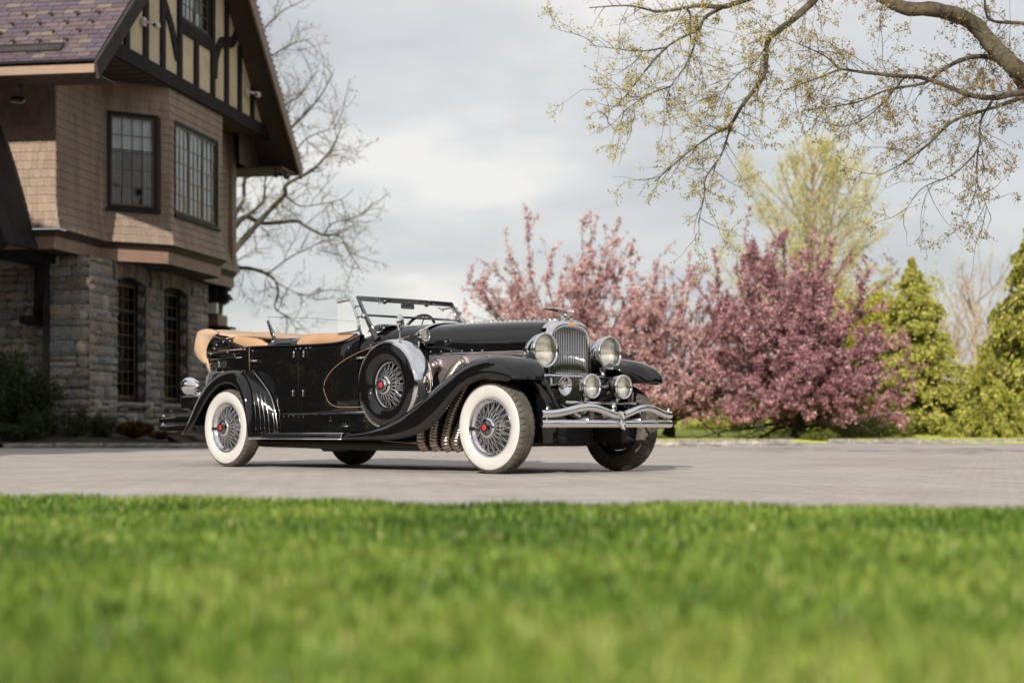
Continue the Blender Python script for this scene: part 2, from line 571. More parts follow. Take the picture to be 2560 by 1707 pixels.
def grass_patch():
    r = np.random.default_rng(5)
    # density falls with distance: blades are placed in depth bands
    Cs = []; Ws = []; Hs = []
    for (y0, y1, dens, wd) in ((1.2, 3.0, 6000, 0.0050), (3.0, 5.0, 6000, 0.0055), (5.0, 9.5, 5600, 0.0060)):
        ym = y1
        half = 0.2977 * ym + 0.5
        n = int(2 * half * (y1 - y0) * dens)
        x = r.uniform(-half, half, n); y = r.uniform(y0, y1, n)
        k = y < front_edge(x) + r.normal(0, 0.03, n)
        k &= np.abs(x) < 0.2977 * y + 0.45
        x = x[k]; y = y[k]
        Cs.append(np.stack([x, y], 1)); Ws.append(np.full(len(x), wd)); Hs.append(np.full(len(x), 1.0))
    C = np.concatenate(Cs); W = np.concatenate(Ws)
    n = len(C)
    x, y = C[:, 0], C[:, 1]
    # tufts: height varies in soft patches
    pat = 0.5 + 0.5 * np.sin(x * 3.1 + 1.3 * np.sin(y * 2.3)) * np.sin(y * 2.7 + 1.1 * np.sin(x * 1.9 + 1))
    pat2 = 0.5 + 0.5 * np.sin(x * 9.0 + 2.0 * np.sin(y * 5.1)) * np.sin(y * 7.7 + x)
    H = (0.048 + 0.022 * pat + 0.020 * pat2) * r.uniform(0.65, 1.25, n)
    H = np.minimum(H, .088)
    az = r.uniform(0, 2 * pi, n)
    lean = r.uniform(0.05, 0.55, n)
    dx = np.cos(az) * lean * H; dy = np.sin(az) * lean * H
    wx = np.cos(az + pi / 2) * W * 0.5; wy = np.sin(az + pi / 2) * W * 0.5
    z0 = np.full(n, 0.010)
    P = np.stack([x, y, z0], 1)
    wv = np.stack([wx, wy, 0 * wx], 1)
    mid = P + np.stack([dx * .35, dy * .35, H * .6], 1)
    tip = P + np.stack([dx, dy, H * np.sqrt(np.clip(1 - lean ** 2 * .5, .3, 1))], 1)
    V = np.zeros((n, 5, 3))
    V[:, 0] = P - wv; V[:, 1] = P + wv; V[:, 2] = mid + wv * .9; V[:, 3] = tip; V[:, 4] = mid - wv * .9
    pat3 = 0.5 + 0.5 * np.sin(x * 1.7 + 2.2 * np.sin(y * 1.1 + 2)) * np.sin(y * 1.9 + 1.7 * np.sin(x * 1.3))
    rnd = np.clip(r.normal(0.42, 0.2, n) + 0.26 * (pat - .5) + 0.36 * (pat3 - .5) + 0.16 * np.clip((4.5 - y) / 3, -.6, 1), 0, 0.92)
    rnd[r.random(n) < 0.03] = 1.0
    me = quads_mesh('grass', V, rnd, M_grass)
    o = link('grass', me)
    tagobj(o, 'lush green lawn grass filling the blurred foreground', 'grass', kind='stuff')


grass_patch()

# ------------------------------------------------------------------ kerbs
M_kerb = mat('granite_kerb', (0.30, 0.28, 0.25), 0.9, col2=(0.13, 0.13, 0.115), vscale=7, bump=1.0, bscale=18, objrand=0.22)


def rock_mesh(name, w, d, h, seed, m, rough=0.02, nx=5, nz=3):
    """a split-faced block: origin at bottom centre of the front face, front towards -y"""
    r = np.random.default_rng(seed)
    mb = MB()
    xs_ = np.linspace(-w / 2, w / 2, nx); zs_ = np.linspace(0, h, nz)
    vs = []
    for i, x in enumerate(xs_):
        for j, z in enumerate(zs_):
            e = (i in (0, nx - 1)) or (j in (0, nz - 1))
            y = (0.012 if e else -r.uniform(0.1, 1.0) * rough)
            vs.append((x + (0 if i in (0, nx - 1) else r.normal(0, w * .03)) + (r.normal(0, .004) if e else 0), y, z + (r.normal(0, .005) if e else r.normal(0, h * .05))))
    fs = []
    for i in range(nx - 1):
        for j in range(nz - 1):
            a = i * nz + j
            fs.append((a, a + nz, a + nz + 1, a + 1))
    b = len(vs)
    for x, z in ((-w / 2, 0), (w / 2, 0), (w / 2, h), (-w / 2, h)):
        vs.append((x, d, z))
    bot = [i * nz for i in range(nx)]; top = [i * nz + nz - 1 for i in range(nx)]
    fs.append(tuple(bot[::-1] + [b, b + 1])); fs.append(tuple(top + [b + 2, b + 3]))
    fs.append(tuple([j for j in range(nz)] + [b + 3, b])); fs.append(tuple([(nx - 1) * nz + j for j in range(nz)][::-1] + [b + 1, b + 2]))
    mb.add(vs, fs, False)
    return mb.mesh(name, m)


kerb = empty('kerb', (0, 34.2, 0), label='low rough granite kerb along the planting bed', kind='structure')
x = -10.1; k_i = 0
while x < 6.0:
    w = random.uniform(0.45, 1.1)
    if k_i < 3: w = 1.0
    me = rock_mesh('kerb_stone', w - .012, 0.2, 0.10 + random.uniform(-.008, .01), 900 + k_i, M_kerb, 0.018, nx=6)
    o = link('kerb_stone', me, kerb, (x + w / 2, 0.012 * x + random.uniform(-.01, .01), 0))
    if x > -2.2: o.location.y += (x + 2.2) * 0.55
    x += w; k_i += 1
kerb2 = empty('kerb', (0, 0, 0), label='low granite block kerb below the blossom trees', kind='structure')
x = -3.5
while x < 16.5:
    w = random.uniform(0.22, 0.62)
    gap = 6.75 < x < 7.95
    if True:
        me = rock_mesh('kerb_stone', w - .02, 0.2, (0.045 if gap else 0.115) + random.uniform(-.012, .012), int(x * 100) + 5000, M_kerb, 0.012, nx=4)
        yy = float(kerb_right_y(np.array(x + w / 2)))
        o = link('kerb_stone', me, kerb2, (x + w / 2, yy, random.uniform(-.015, .0)))
        o.rotation_euler = (0, 0, random.uniform(-.05, .05))
    x += w

# planting bed with mounded soil between kerb and house
bed = sheet('planting_bed', np.linspace(-14, 1.5, 60), np.linspace(0, 1, 24), lambda X, Y: X * 0, M_earth)
co = np.zeros(len(bed.data.vertices) * 3, np.float32); bed.data.vertices.foreach_get('co', co); co = co.reshape(-1, 3)
t = co[:, 1].copy()
co[:, 1] = 34.38 + 0.012 * co[:, 0] + np.maximum(0, co[:, 0] + 2.2) * 0.55 + t * 11
co[:, 2] = 0.085 + 0.24 * np.sin(np.clip(t * 5, 0, 1) * pi / 2) * (0.6 + 0.4 * np.sin(co[:, 0] * 1.3 + 1)) + rng.normal(0, .012, len(co))
bed.data.vertices.foreach_set('co', co.reshape(-1)); bed.data.update()

# ================================================================== HOUSE
# local frame of the house: x = out of the gable wall (to the right), y = along that wall (away), z up
HA = radians(9.5)
house = empty('stone_house', (-7.57, 38.5, 0), -HA, 'tudor style stone and brown shingle house with half timbered gable', 'house')
M_shing = mat('painted_shingle', (0.232, 0.172, 0.132), 0.75, var=0.20, vscale=3, bump=0.7, bscale=50, objrand=0.12, stretch=(1, 1, .25))
M_shwall = mat('shingle_backing', (0.10, 0.07, 0.055), 0.85)
M_trimbr = mat('brown_trim', (0.215, 0.135, 0.100), 0.55, var=0.12, vscale=3, bump=0.2, bscale=25)
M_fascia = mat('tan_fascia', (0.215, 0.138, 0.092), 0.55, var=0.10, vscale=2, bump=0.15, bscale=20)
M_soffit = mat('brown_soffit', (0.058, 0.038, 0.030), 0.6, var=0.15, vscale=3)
M_black = mat('black_timber', (0.014, 0.012, 0.014), 0.8, spec=0.2, var=0.35, vscale=4, bump=0.4, bscale=30, stretch=(1, 1, .2))
M_barge = mat('grey_bargeboard', (0.040, 0.034, 0.036), 0.8, spec=0.2, var=0.2, vscale=3, bump=0.2, bscale=25)
M_stucco = mat('cream_stucco', (0.60, 0.50, 0.34), 0.9, var=0.14, vscale=1.3, bump=0.6, bscale=45)
M_sash = mat('brown_sash', (0.085, 0.052, 0.030), 0.5, var=0.1)
M_frame = mat('black_window_frame', (0.010, 0.010, 0.011), 0.6, spec=0.25)
M_pane = glass_mat('window_pane', (0.82, 0.86, 0.86), 0.08)
M_paned = glass_mat('leaded_pane', (0.45, 0.47, 0.46), 0.01, graze=.10)
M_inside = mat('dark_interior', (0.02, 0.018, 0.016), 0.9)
M_curtain = mat('white_curtain', (0.62, 0.63, 0.64), 0.9, var=0.08)
M_copper = mat('aged_metal', (0.10, 0.075, 0.05), 0.45, metal=0.7, var=0.3, vscale=20)
M_white = mat('white_plastic', (0.70, 0.62, 0.62), 0.35)
M_blackp = mat('black_plastic', (0.015, 0.015, 0.016), 0.4)
M_drape = mat('grey_drape', (0.16, 0.15, 0.14), 0.9, var=0.2)
M_mortar = mat('mortar', (0.075, 0.070, 0.064), 0.95, bump=0.6, bscale=60)

SK = [(-7.0, -3.57), (-1.12, -3.57), (-1.12, -1.08), (0.0, 0.0), (0.0, 3.70), (-0.74, 4.44), (-0.74, 6.80)]


def off(poly, d):
    """offset an open polyline to its right-hand side (outwards) by d, mitred"""
    P = [Vector((p[0], p[1])) for p in poly]
    ns = []
    for i in range(len(P) - 1):
        t = (P[i + 1] - P[i]).normalized(); ns.append(Vector((t.y, -t.x)))
    out = []
    for i, p in enumerate(P):
        if i == 0: o = p + ns[0] * d
        elif i == len(P) - 1: o = p + ns[-1] * d
        else:
            m = (ns[i - 1] + ns[i]).normalized(); o = p + m * (d / max(.3, m.dot(ns[i])))
        out.append((o.x, o.y))
    return out


def rings_z(poly, prof):
    return [[(x, y, z) for x, y in off(poly, d)] for d, z in prof]


Z0 = 4.48
# wall core behind the shingles and the flared foot
mb = MB()
mb.loft(rings_z(SK, [(-.03, Z0 + .005), (-.075, Z0 + .20), (-.12, Z0 + .40), (-.165, Z0 + .62)]), closed=False, smooth=False)
_o = off(SK, -.165)
for _i in range(len(SK) - 1):
    _a = Vector((*_o[_i], 0)); _b = Vector((*_o[_i + 1], 0)); _t = (_b - _a).normalized(); _L = (_b - _a).length
    _zs = [Z0 + .62, 8.6]
    _h = {2: (.14, 1.26), 3: (.42, 3.28)}.get(_i)
    if _h is None: _q = [(0, _L, _zs[0], _zs[1])]
    else: _q = [(0, _h[0], *_zs), (_h[1], _L, *_zs), (_h[0], _h[1], _zs[0], 5.27), (_h[0], _h[1], 7.32, _zs[1])]
    for (_u0, _u1, _z0, _z1) in _q:
        _p0 = _a + _t * _u0; _p1 = _a + _t * _u1
        mb.add([(_p0.x, _p0.y, _z0), (_p1.x, _p1.y, _z0), (_p1.x, _p1.y, _z1), (_p0.x, _p0.y, _z1)], [(0, 1, 2, 3)])
upper = mb.build('upper_wall', M_shwall, house)
# end wall closing the storey at the far end
mb = MB(); mb.box((-5.5, 6.60, 4.2), (-.93, 6.63, 8.4)); mb.box((-.9, 6.3, Z0), (-.76, 6.6, 8.4)); mb.build('end_wall', M_shing, house)
# mouldings under the flared foot
mb = MB()
mb.loft(rings_z(SK, [(-.02, Z0 - .012), (-.05, Z0 - .03), (-.13, Z0 - .10), (-.17, Z0 - .14)]), closed=False, smooth=False)
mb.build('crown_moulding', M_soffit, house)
mb = MB()
mb.loft(rings_z(SK, [(-.155, Z0 - .14), (-.155, Z0 - .40), (-.20, Z0 - .40)]), closed=False, smooth=False)
mb.build('fascia', M_trimbr, house)
mb = MB()
p = off(SK, -.155)
mb.add([(x, y, Z0 - .385) for x, y in p] + [(-7, 6.8, Z0 - .385)], [tuple(range(len(p) + 1))])
for k in range(18):   # soffit board joints
    mb.box((-6.8, -3.35 + k * .30, Z0 - .392), (-.98 if k * .3 - 3.35 > -1.2 else -1.3, -3.34 + k * .30, Z0 - .385))
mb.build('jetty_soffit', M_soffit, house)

# --- shingles
EXP = 0.1775
shm = []
for k in range(6):
    m_ = MB(); th = 0.016 + 0.003 * (k % 3)
    # unit shingle: x 0..1, z 0..1, front at -y
    m_.add([(0, 0, 0), (1, 0, 0), (1, 0, 1.06), (0, 0, 1.06), (0, -1, 0), (1, -1, 0.0), (1, -.25, 1.06), (0, -.25, 1.06)],
           [(4, 5, 6, 7), (0, 4, 7, 3), (5, 1, 2, 6), (0, 1, 5, 4), (3, 7, 6, 2)])
    shm.append(m_.mesh('shingle', M_shing))
openings = {2: [(0.09, 1.30, 5.21, 7.38)], 3: [(0.36, 3.34, 5.21, 7.38)]}
n_sh = 0
stuff_sh = MB()
skirt = lambda z: float(np.interp(z - Z0, [0, .2, .4, .62, 5], [0, -.05, -.095, -.135, -.142]))
seg_parts = {}
for si in range(len(SK) - 1):
    singles = si in (0, 2)
    row = 0
    z = Z0
    while z < 8.0:
        o0 = off(SK, skirt(z)); o1 = off(SK, skirt(z + EXP))
        a = Vector((*o0[si], z)); b = Vector((*o0[si + 1], z)); a1 = Vector((*o1[si], z + EXP)); b1 = Vector((*o1[si + 1], z + EXP))
        Ls = (b - a).length; t = (b - a).normalized()
        start = 0.0
        if si == 0: start = 0.0
        x = start - random.uniform(0, .08)
        base = Vector(SK[si] + (0,)); tdir = Vector((SK[si + 1][0] - SK[si][0], SK[si + 1][1] - SK[si][1], 0)).normalized()
        while x < Ls:
            wd = random.choice((.10, .115, .13, .145, .16))
            x0 = max(x, start); x1 = min(x + wd, Ls)
            if Ls - x1 < .05: x1 = Ls; wd = 9
            x += wd
            if x1 - x0 < .02: continue
            # parametric position along the reference line for openings
            q0 = (a + t * x0 - base).dot(tdir); q1 = (a + t * x1 - base).dot(tdir)
            skip = False
            for (u0, u1, zz0, zz1) in openings.get(si, []):
                if zz0 < z + EXP * .6 and z + EXP * .4 < zz1:
                    if q0 < u1 and q1 > u0:
                        if q0 >= u0 and q1 <= u1: skip = True
                        elif q0 < u0: x1 = x0 + (u0 - q0)
                        else: x0 = x0 + (u1 - q0)
            if skip or x1 - x0 < .015: continue
            f0 = x0 / Ls; f1 = x1 / Ls
            pa = a.lerp(b, f0); pb = a.lerp(b, f1)
            up = (a1.lerp(b1, f0) - pa)
            xd = (pb - pa).normalized(); yd = -(Vector((xd.y, -xd.x, 0)))
            nn = up.cross(xd)
            gap = 0.0035; hl = up.length
            if singles and n_sh < 318 and (si == 2 or x0 > Ls - 1.6):
                ob = link('shingle', random.choice(shm), upper)
                zd = up.normalized(); ydd = zd.cross(xd).normalized()
                M = Matrix(((xd.x, ydd.x, zd.x, 0), (xd.y, ydd.y, zd.y, 0), (xd.z, ydd.z, zd.z, 0), (0, 0, 0, 1)))
                S = Matrix.Diagonal((max(.01, x1 - x0 - gap), random.uniform(.017, .024), hl, 1))
                M = Matrix.Translation(pa + xd * gap * .5 + ydd * .0) @ M @ S
                ob.matrix_local = M
                n_sh += 1
            else:
                th = random.uniform(.016, .023); dz = random.uniform(-.002, .002)
                o_ = Vector((xd.y, -xd.x, 0))
                pb2 = pb - xd * gap
                stuff_sh.add([pa + Vector((0, 0, dz)), pb2 + Vector((0, 0, dz)), pb2 + up * 1.06, pa + up * 1.06, pa + o_ * th + Vector((0, 0, dz)), pb2 + o_ * th + Vector((0, 0, dz)), pb2 + up * 1.06 + o_ * .004, pa + up * 1.06 + o_ * .004],
                             [(4, 5, 6, 7), (0, 4, 7, 3), (5, 1, 2, 6), (0, 1, 5, 4)])
        z += EXP; row += 1
stuff_sh.build('shingle_cladding', M_shing, upper, kind='stuff', fixn=False)


# --- windows
def frameM(origin, along, out):
    a = Vector(along).normalized(); o = Vector(out).normalized(); z = Vector((0, 0, 1))
    return Matrix(((a.x, -o.x, z.x, origin[0]), (a.y, -o.y, z.y, origin[1]), (a.z, -o.z, z.z, origin[2]), (0, 0, 0, 1)))


pane_mesh = {}


def pane_me(m):
    if m.name not in pane_mesh:
        p_ = MB(); p_.add([(0, 0, 0), (1, 0, 0), (1, 0, 1), (0, 0, 1)], [(0, 1, 2, 3)])
        pane_mesh[m.name] = p_.mesh('pane', m)
    return pane_mesh[m.name]


def window(M, W, H, sashes, cols, rows, mpane, fw=.085, sw=.045, label=None, arch=0.0, back='curtain', depth=.05, sill=True, toprow=None, frame_m=None):
    """window in the local frame M: x along, y into the wall, z up; W x H overall"""
    root = empty('window'); root.parent = house; root.matrix_local = M
    if label: root['label'] = label
    f = MB()
    d0, d1 = -.03, depth + .04
    f.bbox((0, d0, 0), (fw, d1, H), .008); f.bbox((W - fw, d0, 0), (W, d1, H), .008)
    f.bbox((fw, d0, H - fw), (W - fw, d1, H), .008); f.bbox((fw, d0, 0), (W - fw, d1, fw), .008)
    if sill: f.bbox((-.03, d0 - .05, -.05), (W + .03, d0 + .02, .015), .006)
    f.build('frame', frame_m or M_frame, root)
    iw = (W - 2 * fw) / sashes
    g = MB(); b = MB()
    for s_ in range(sashes):
        x0 = fw + s_ * iw + .004; x1 = fw + (s_ + 1) * iw - .004; z0 = fw + .004; z1 = H - fw - .004
        y0, y1 = .0, .04
        b.box((x0, y0, z0), (x0 + sw, y1, z1)); b.box((x1 - sw, y0, z0), (x1, y1, z1))
        b.box((x0 + sw, y0, z0), (x1 - sw, y1, z0 + sw)); b.box((x0 + sw, y0, z1 - sw), (x1 - sw, y1, z1))
        gx0, gx1, gz0, gz1 = x0 + sw, x1 - sw, z0 + sw, z1 - sw
        zr = np.linspace(gz0, gz1, rows + 1) if toprow is None else np.concatenate([np.linspace(gz0, gz0 + (gz1 - gz0) * (1 - toprow), rows), [gz1]])
        xr = np.linspace(gx0, gx1, cols + 1)
        for xx in xr[1:-1]: g.box((xx - .009, .008, gz0), (xx + .009, .034, gz1))
        for zz in zr[1:-1]: g.box((gx0, .010, zz - .009), (gx1, .032, zz + .009))
        for i in range(cols):
            for j in range(rows):
                o = link('pane', pane_me(mpane), root, (xr[i], .022, zr[j]), (random.uniform(-.02, .02), 0, random.uniform(-.02, .02)))
                o.scale = (xr[i + 1] - xr[i], 1, zr[j + 1] - zr[j])
    b.build('sash', M_sash, root); g.build('muntins', M_sash, root)
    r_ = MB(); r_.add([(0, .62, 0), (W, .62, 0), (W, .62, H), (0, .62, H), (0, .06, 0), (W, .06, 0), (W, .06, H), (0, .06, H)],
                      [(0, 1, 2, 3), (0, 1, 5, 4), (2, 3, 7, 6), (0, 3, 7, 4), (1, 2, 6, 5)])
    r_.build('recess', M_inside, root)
    if back == 'curtain':
        n = int(W / .02); c = MB()
        rg = [[(x_, .16 + .03 * sin(x_ * 48 + .6 * sin(x_ * 9)), z_) for x_ in np.linspace(fw, W - fw, n)] for z_ in (fw, H - fw)]
        c.loft(rg, closed=False); c.build('curtain', M_curtain, root)
    if back == 'blind':
        for q_ in (0, 1):
            c = MB(); n = 14; xs_ = np.linspace(fw, fw + .17, n) if q_ == 0 else np.linspace(W - fw - .17, W - fw, n)
            c.loft([[(x_, .20 + .02 * sin(x_ * 90), z_) for x_ in xs_] for z_ in (fw, H - fw)], closed=False); c.build('curtain', M_drape, root)
        c = MB(); c.box((fw, .10, H * .63), (W - fw, .11, H - fw)); c.build('blind', M_curtain, root)
    return root


# openings cut into the wall core: cover by recess boxes set on the shingle face
# chamfer window (C) and bay window (D)
ocs = off(SK, -.142)
cA = Vector((*ocs[2], 0)); cB = Vector((*ocs[3], 0)); ct = (cB - cA).normalized()
window(frameM(cA + ct * .10 + Vector((0, 0, 5.22)), ct, (ct.y, -ct.x, 0)), 1.20, 2.15, 1, 4, 5, M_pane, back='blind', label='four by five pane window with a half drawn blind')
window(frameM(Vector((-.142, .37, 5.22)), (0, 1, 0), (1, 0, 0)), 2.96, 2.15, 3, 3, 5, M_pane, back='curtain', label='wide triple casement window with white curtains', toprow=.225)

# --- half timbered gable
GX = -.10
PITCH = .875
EAVE_S, EAVE_Z = -5.35, 7.22        # underside of the roof at the near eave
under = lambda s_: min(EAVE_Z + (s_ - EAVE_S) * PITCH, EAVE_Z + (8.10 - s_) * PITCH)
RIDGE_S = (EAVE_S + 8.10) / 2
mb = MB()
sL = EAVE_S + (8.08 - EAVE_Z) / PITCH; sR = 8.10 - (8.08 - EAVE_Z) / PITCH
gx_ = GX - .02
mb.add([(gx_, sL, 8.08), (gx_, .80, 8.08), (gx_, .80, under(.80))], [(0, 1, 2)])
mb.add([(gx_, 2.70, 8.08), (gx_, sR, 8.08), (gx_, 2.70, under(2.70))], [(0, 1, 2)])
mb.add([(gx_, .80, 8.08), (gx_, 2.70, 8.08), (gx_, 2.70, 9.74), (gx_, .80, 9.74)], [(0, 1, 2, 3)])
mb.add([(gx_, .80, 11.40), (gx_, 2.70, 11.40), (gx_, 2.70, under(2.70)), (gx_, RIDGE_S, under(RIDGE_S)), (gx_, .80, under(.80))], [(0, 1, 2, 3, 4)])
gable = mb.build('gable_wall', M_stucco, house)


def timber(name, s0, s1, z0, z1, dx=0.0):
    t_ = MB(); t_.bbox((GX - .07, s0, z0), (GX + .035 + dx, s1, z1), .012); return t_.build(name, M_black, gable)


timber('sill_beam', -4.1, 7.15, 8.03, 8.36, .03)
for c_ in (-2.5, -1.43, -.43, .63, 1.72, 2.86, 3.87, 4.88, 5.88):
    hi = under(c_) - .02
    if c_ == 1.72: hi = 9.42
    timber('stud', c_ - .125, c_ + .125, 8.364, hi)
timber('rail', .76, 2.73, 9.42, 9.70)


def brace(pts, w_=.13):
    pts = catmull([(0, a, b) for a, b in pts], 6)
    m_ = MB(); rings = []
    for i, p in enumerate(pts):
        t_ = pts[min(i + 1, len(pts) - 1)] - pts[max(i - 1, 0)]; t_ = t_ / np.linalg.norm(t_)
        nrm = np.array([0, -t_[2], t_[1]]) * w_
        ring = []
        for sx, sn in ((-.07, -1), (.022, -1), (.022, 1), (-.07, 1)):
            q = p + nrm * sn; ring.append((GX + sx, q[1], q[2]))
        rings.append(ring)
    m_.loft(rings, True, True, True, smooth=False)
    m_.build('curved_brace', M_black, gable)


brace([(-1.3, 10.45), (-.85, 10.25), (-.30, 9.82), (.15, 9.35), (.50, 8.75)])
brace([(3.02, 8.85), (3.12, 9.35), (3.42, 9.75), (3.87, 9.88), (4.30, 9.98), (4.62, 10.25), (4.80, 10.6)])
window(frameM(Vector((GX - .03, .76, 9.705)), (0, 1, 0), (1, 0, 0)), 1.97, 1.75, 2, 3, 5, M_pane, back='curtain', label='gable window with white curtains', sill=False)

# --- roof
TH = .27
mb = MB()
up = TH / cos(math.atan(PITCH))
prof = [(EAVE_S, EAVE_Z), (RIDGE_S, under(RIDGE_S)), (8.10, EAVE_Z), (8.10 + TH * .66, EAVE_Z + TH * .75), (RIDGE_S, under(RIDGE_S) + up), (EAVE_S - TH * .66, EAVE_Z + TH * .75)]
mb.loft([[(x_, s_, z_) for s_, z_ in prof] for x_ in (.50, -9.0)], True, True, True, smooth=False)
roof = mb.build('roof', M_soffit, house)
mb = MB(); mb.box((-9.0, -.03, -.02), (.49, 8.2, .004), Matrix(((1, 0, 0, 0), (0, cos(math.atan(PITCH)), -sin(math.atan(PITCH)), EAVE_S - TH * .66), (0, sin(math.atan(PITCH)), cos(math.atan(PITCH)), EAVE_Z + TH * .75 + .01), (0, 0, 0, 1)))); mb.build('underlay', M_black, roof)
# bargeboards follow the verge on both slopes
for sgn in (0, 1):
    m_ = MB()
    if sgn == 0: a_, b_ = (EAVE_S - .12, EAVE_Z), (RIDGE_S, under(RIDGE_S) + .06)
    else: a_, b_ = (8.10 + .05, EAVE_Z), (RIDGE_S, under(RIDGE_S) + .06)
    lo, hi = (-.19, .20)
    m_.loft([[(x_, a_[0], a_[1] + lo + .07), (x_, b_[0], b_[1] + lo - .12), (x_, b_[0], b_[1] + hi), (x_, a_[0] - (.13 if sgn == 0 else -.13), a_[1] + hi - .02)] for x_ in (.503, .56)], True, True, True, smooth=False)
    m_.build('bargeboard', M_barge if sgn == 0 else M_trimbr, roof)
m_ = MB(); m_.bbox((-9, EAVE_S - .22, EAVE_Z - .02), (.50, EAVE_S - .175, EAVE_Z + .15), .008); m_.build('eave_fascia', M_fascia, roof)
m_ = MB(); m_.bbox((-9, EAVE_S - .28, EAVE_Z + .19), (.50, EAVE_S - .16, EAVE_Z + .245), .008); m_.build('drip_edge', M_black, roof)
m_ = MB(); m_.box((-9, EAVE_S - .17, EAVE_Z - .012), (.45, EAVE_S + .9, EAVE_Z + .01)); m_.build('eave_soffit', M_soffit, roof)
# boxed soffit at the far eave and its boarded side
m_ = MB(); m_.box((-4.5, 6.62, 7.20), (.46, 8.14, 7.235))
for k in range(9): m_.box((-.50, 6.0, 7.24 + k * .09), (-.47 - .002 * k, 7.95 - k * .10, 7.322 + k * .09))
for k in range(10): m_.box((-4.5, 6.7 + k * .14, 7.192), (.46, 6.83 + k * .14, 7.2))
m_.build('boxed_eave', M_soffit, roof)
m_ = MB()
m_.add([(GX, 4.4, 8.02), (GX, 7.15, 8.02), (-4, 7.15, 8.02), (-4, 4.4, 8.02)], [(0, 1, 2, 3)])
m_.add([(GX, -3.3, 8.025), (GX, 4.4, 8.025), (-4, 4.4, 8.025), (-4, -3.3, 8.025)], [(0, 1, 2, 3)])
for k in range(24): m_.box((-3.9, -3.2 + k * .43, 8.010), (GX - .01, -3.19 + k * .43, 8.022))
m_.build('gable_soffit', M_soffit, roof)

# slates on the near slope
M_slates = []
for nm, c1_, c2_ in (('plum_slate', (.086, .058, .070), (.072, .050, .062)), ('purple_slate', (.075, .058, .084), (.064, .050, .074)),
                     ('rose_slate', (.120, .083, .080), (.102, .072, .074)), ('mauve_slate', (.098, .073, .088), (.084, .062, .076)), ('buff_slate', (.150, .118, .092), (.125, .098, .080))):
    M_slates.append(mat(nm, c1_, .5, col2=c2_, vscale=5, bump=.5, bscale=14, objrand=.14))
slm = []
for m_m in M_slates:
    for v_ in range(2):
        s_ = MB()
        # unit slate: x width, y up-slope, z out of the slope
        j = [random.uniform(-.004, .004) for _ in range(4)]
        s_.add([(0 + j[0], 0 + j[1] * .5, .012), (1 + j[2], j[3] * .5, .012), (1, 1.25, -.004), (0, 1.25, -.004), (0 + j[0], j[1] * .5, 0), (1 + j[2], j[3] * .5, 0), (1, 1.25, -.012), (0, 1.25, -.012)],
               [(0, 1, 2, 3), (4, 5, 1, 0), (5, 6, 2, 1), (7, 4, 0, 3)])
        slm.append(s_.mesh('slate', m_m))
ang = math.atan(PITCH)
sE = 0.180
n_sl = 0
SX = Vector((1, 0, 0)); SY = Vector((0, cos(ang), sin(ang))); SZ = Vector((0, -sin(ang), cos(ang)))
R0 = Vector((0, EAVE_S - TH * .66 - .04, EAVE_Z + TH * .75 - .02)) + SZ * .02
slstuff = MB()
for r_ in range(46):
    x = -3.35 + random.uniform(0, .3) if r_ < 22 else 0.5
    wds = .33
    off_ = (r_ % 2) * .16
    x = .50
    first = True
    while x > -8.9:
        w_ = .305 + random.uniform(-.035, .035)
        if first and r_ % 2: w_ *= .5
        first = False
        x0 = x - w_
        if n_sl < 235 and x0 > -3.2 and r_ < 18:
            o = link('slate', random.choices(slm, weights=[3, 3, 4, 4, 3, 3, 4, 4, 1.5, 1.5])[0], roof)
            M = Matrix(((1, 0, 0, 0), (0, SY.y, SZ.y, 0), (0, SY.z, SZ.z, 0), (0, 0, 0, 1)))
            o.matrix_local = Matrix.Translation(R0 + SY * (sE * r_) + SX * x0 + SZ * random.uniform(.0, .005)) @ M @ Matrix.Diagonal((w_ - .012, sE * .985, 1, 1))
            n_sl += 1
        elif r_ < 44:
            Pq = R0 + SY * (sE * r_) + SX * x0
            slstuff.cur = random.choices(range(5), weights=[3, 4, 3, 4, 1.5])[0]
            ww = w_ - .012
            slstuff.add([Pq + SZ * .012, Pq + SX * ww + SZ * .012, Pq + SX * ww + SY * sE * 1.2 - SZ * .004, Pq + SY * sE * 1.2 - SZ * .004, Pq, Pq + SX * ww], [(0, 1, 2, 3), (4, 5, 1, 0)])
        x = x0
mbs = MB()
for r_ in range(56):   # far slope, seen only at its verge: slate edges one above another
    zc = EAVE_Z + TH * .75 + r_ * sE * sin(ang); sc_ = 8.10 + TH * .66 + .05 - r_ * sE * cos(ang)
    mbs.cbox((.38, sc_, zc + .006), (.34, .24, .010))
slstuff.build('slate_field', M_slates, roof, kind='stuff', fixn=False)
mbs.build('slate_edges', M_black, roof, kind='stuff')
# snow guards
for (gx, r_) in ((-.02, 8.5), (-.55, 8.0 + .5), (-1.12, 8.5), (-1.7, 8.5), (.16 - .33, 6.5), (-.72, 6.5), (-1.27, 6.5), (-1.83, 6.5), (-.32, 4.5), (-.88, 4.5), (-1.42, 4.5), (-.0, 10.5), (-.45, 10.5), (-1.0, 10.5), (-1.55, 10.5)):
    P = R0 + SY * (sE * r_) + SX * (gx) + SZ * .015
    m_ = MB()
    M = Matrix(((1, 0, 0, P.x), (0, SY.y, SZ.y, P.y), (0, SY.z, SZ.z, P.z), (0, 0, 0, 1)))
    for a_ in (-.35, 0, .35):
        m_.tube([M @ Vector((sin(a_ * 2) * .055 * t_, .0 - .02 * t_, .09 * sin(t_ * pi * .5))) for t_ in np.linspace(0, 1.2, 5)], .011, 5)
    m_.tube([M @ Vector((-.055, -.025, .07)), M @ Vector((.055, -.025, .07))], .012, 5)
    m_.cbox((0, 0.03, 0.005), (.035, .12, .008), M)
    m_.build('snow_guard', M_copper, roof)
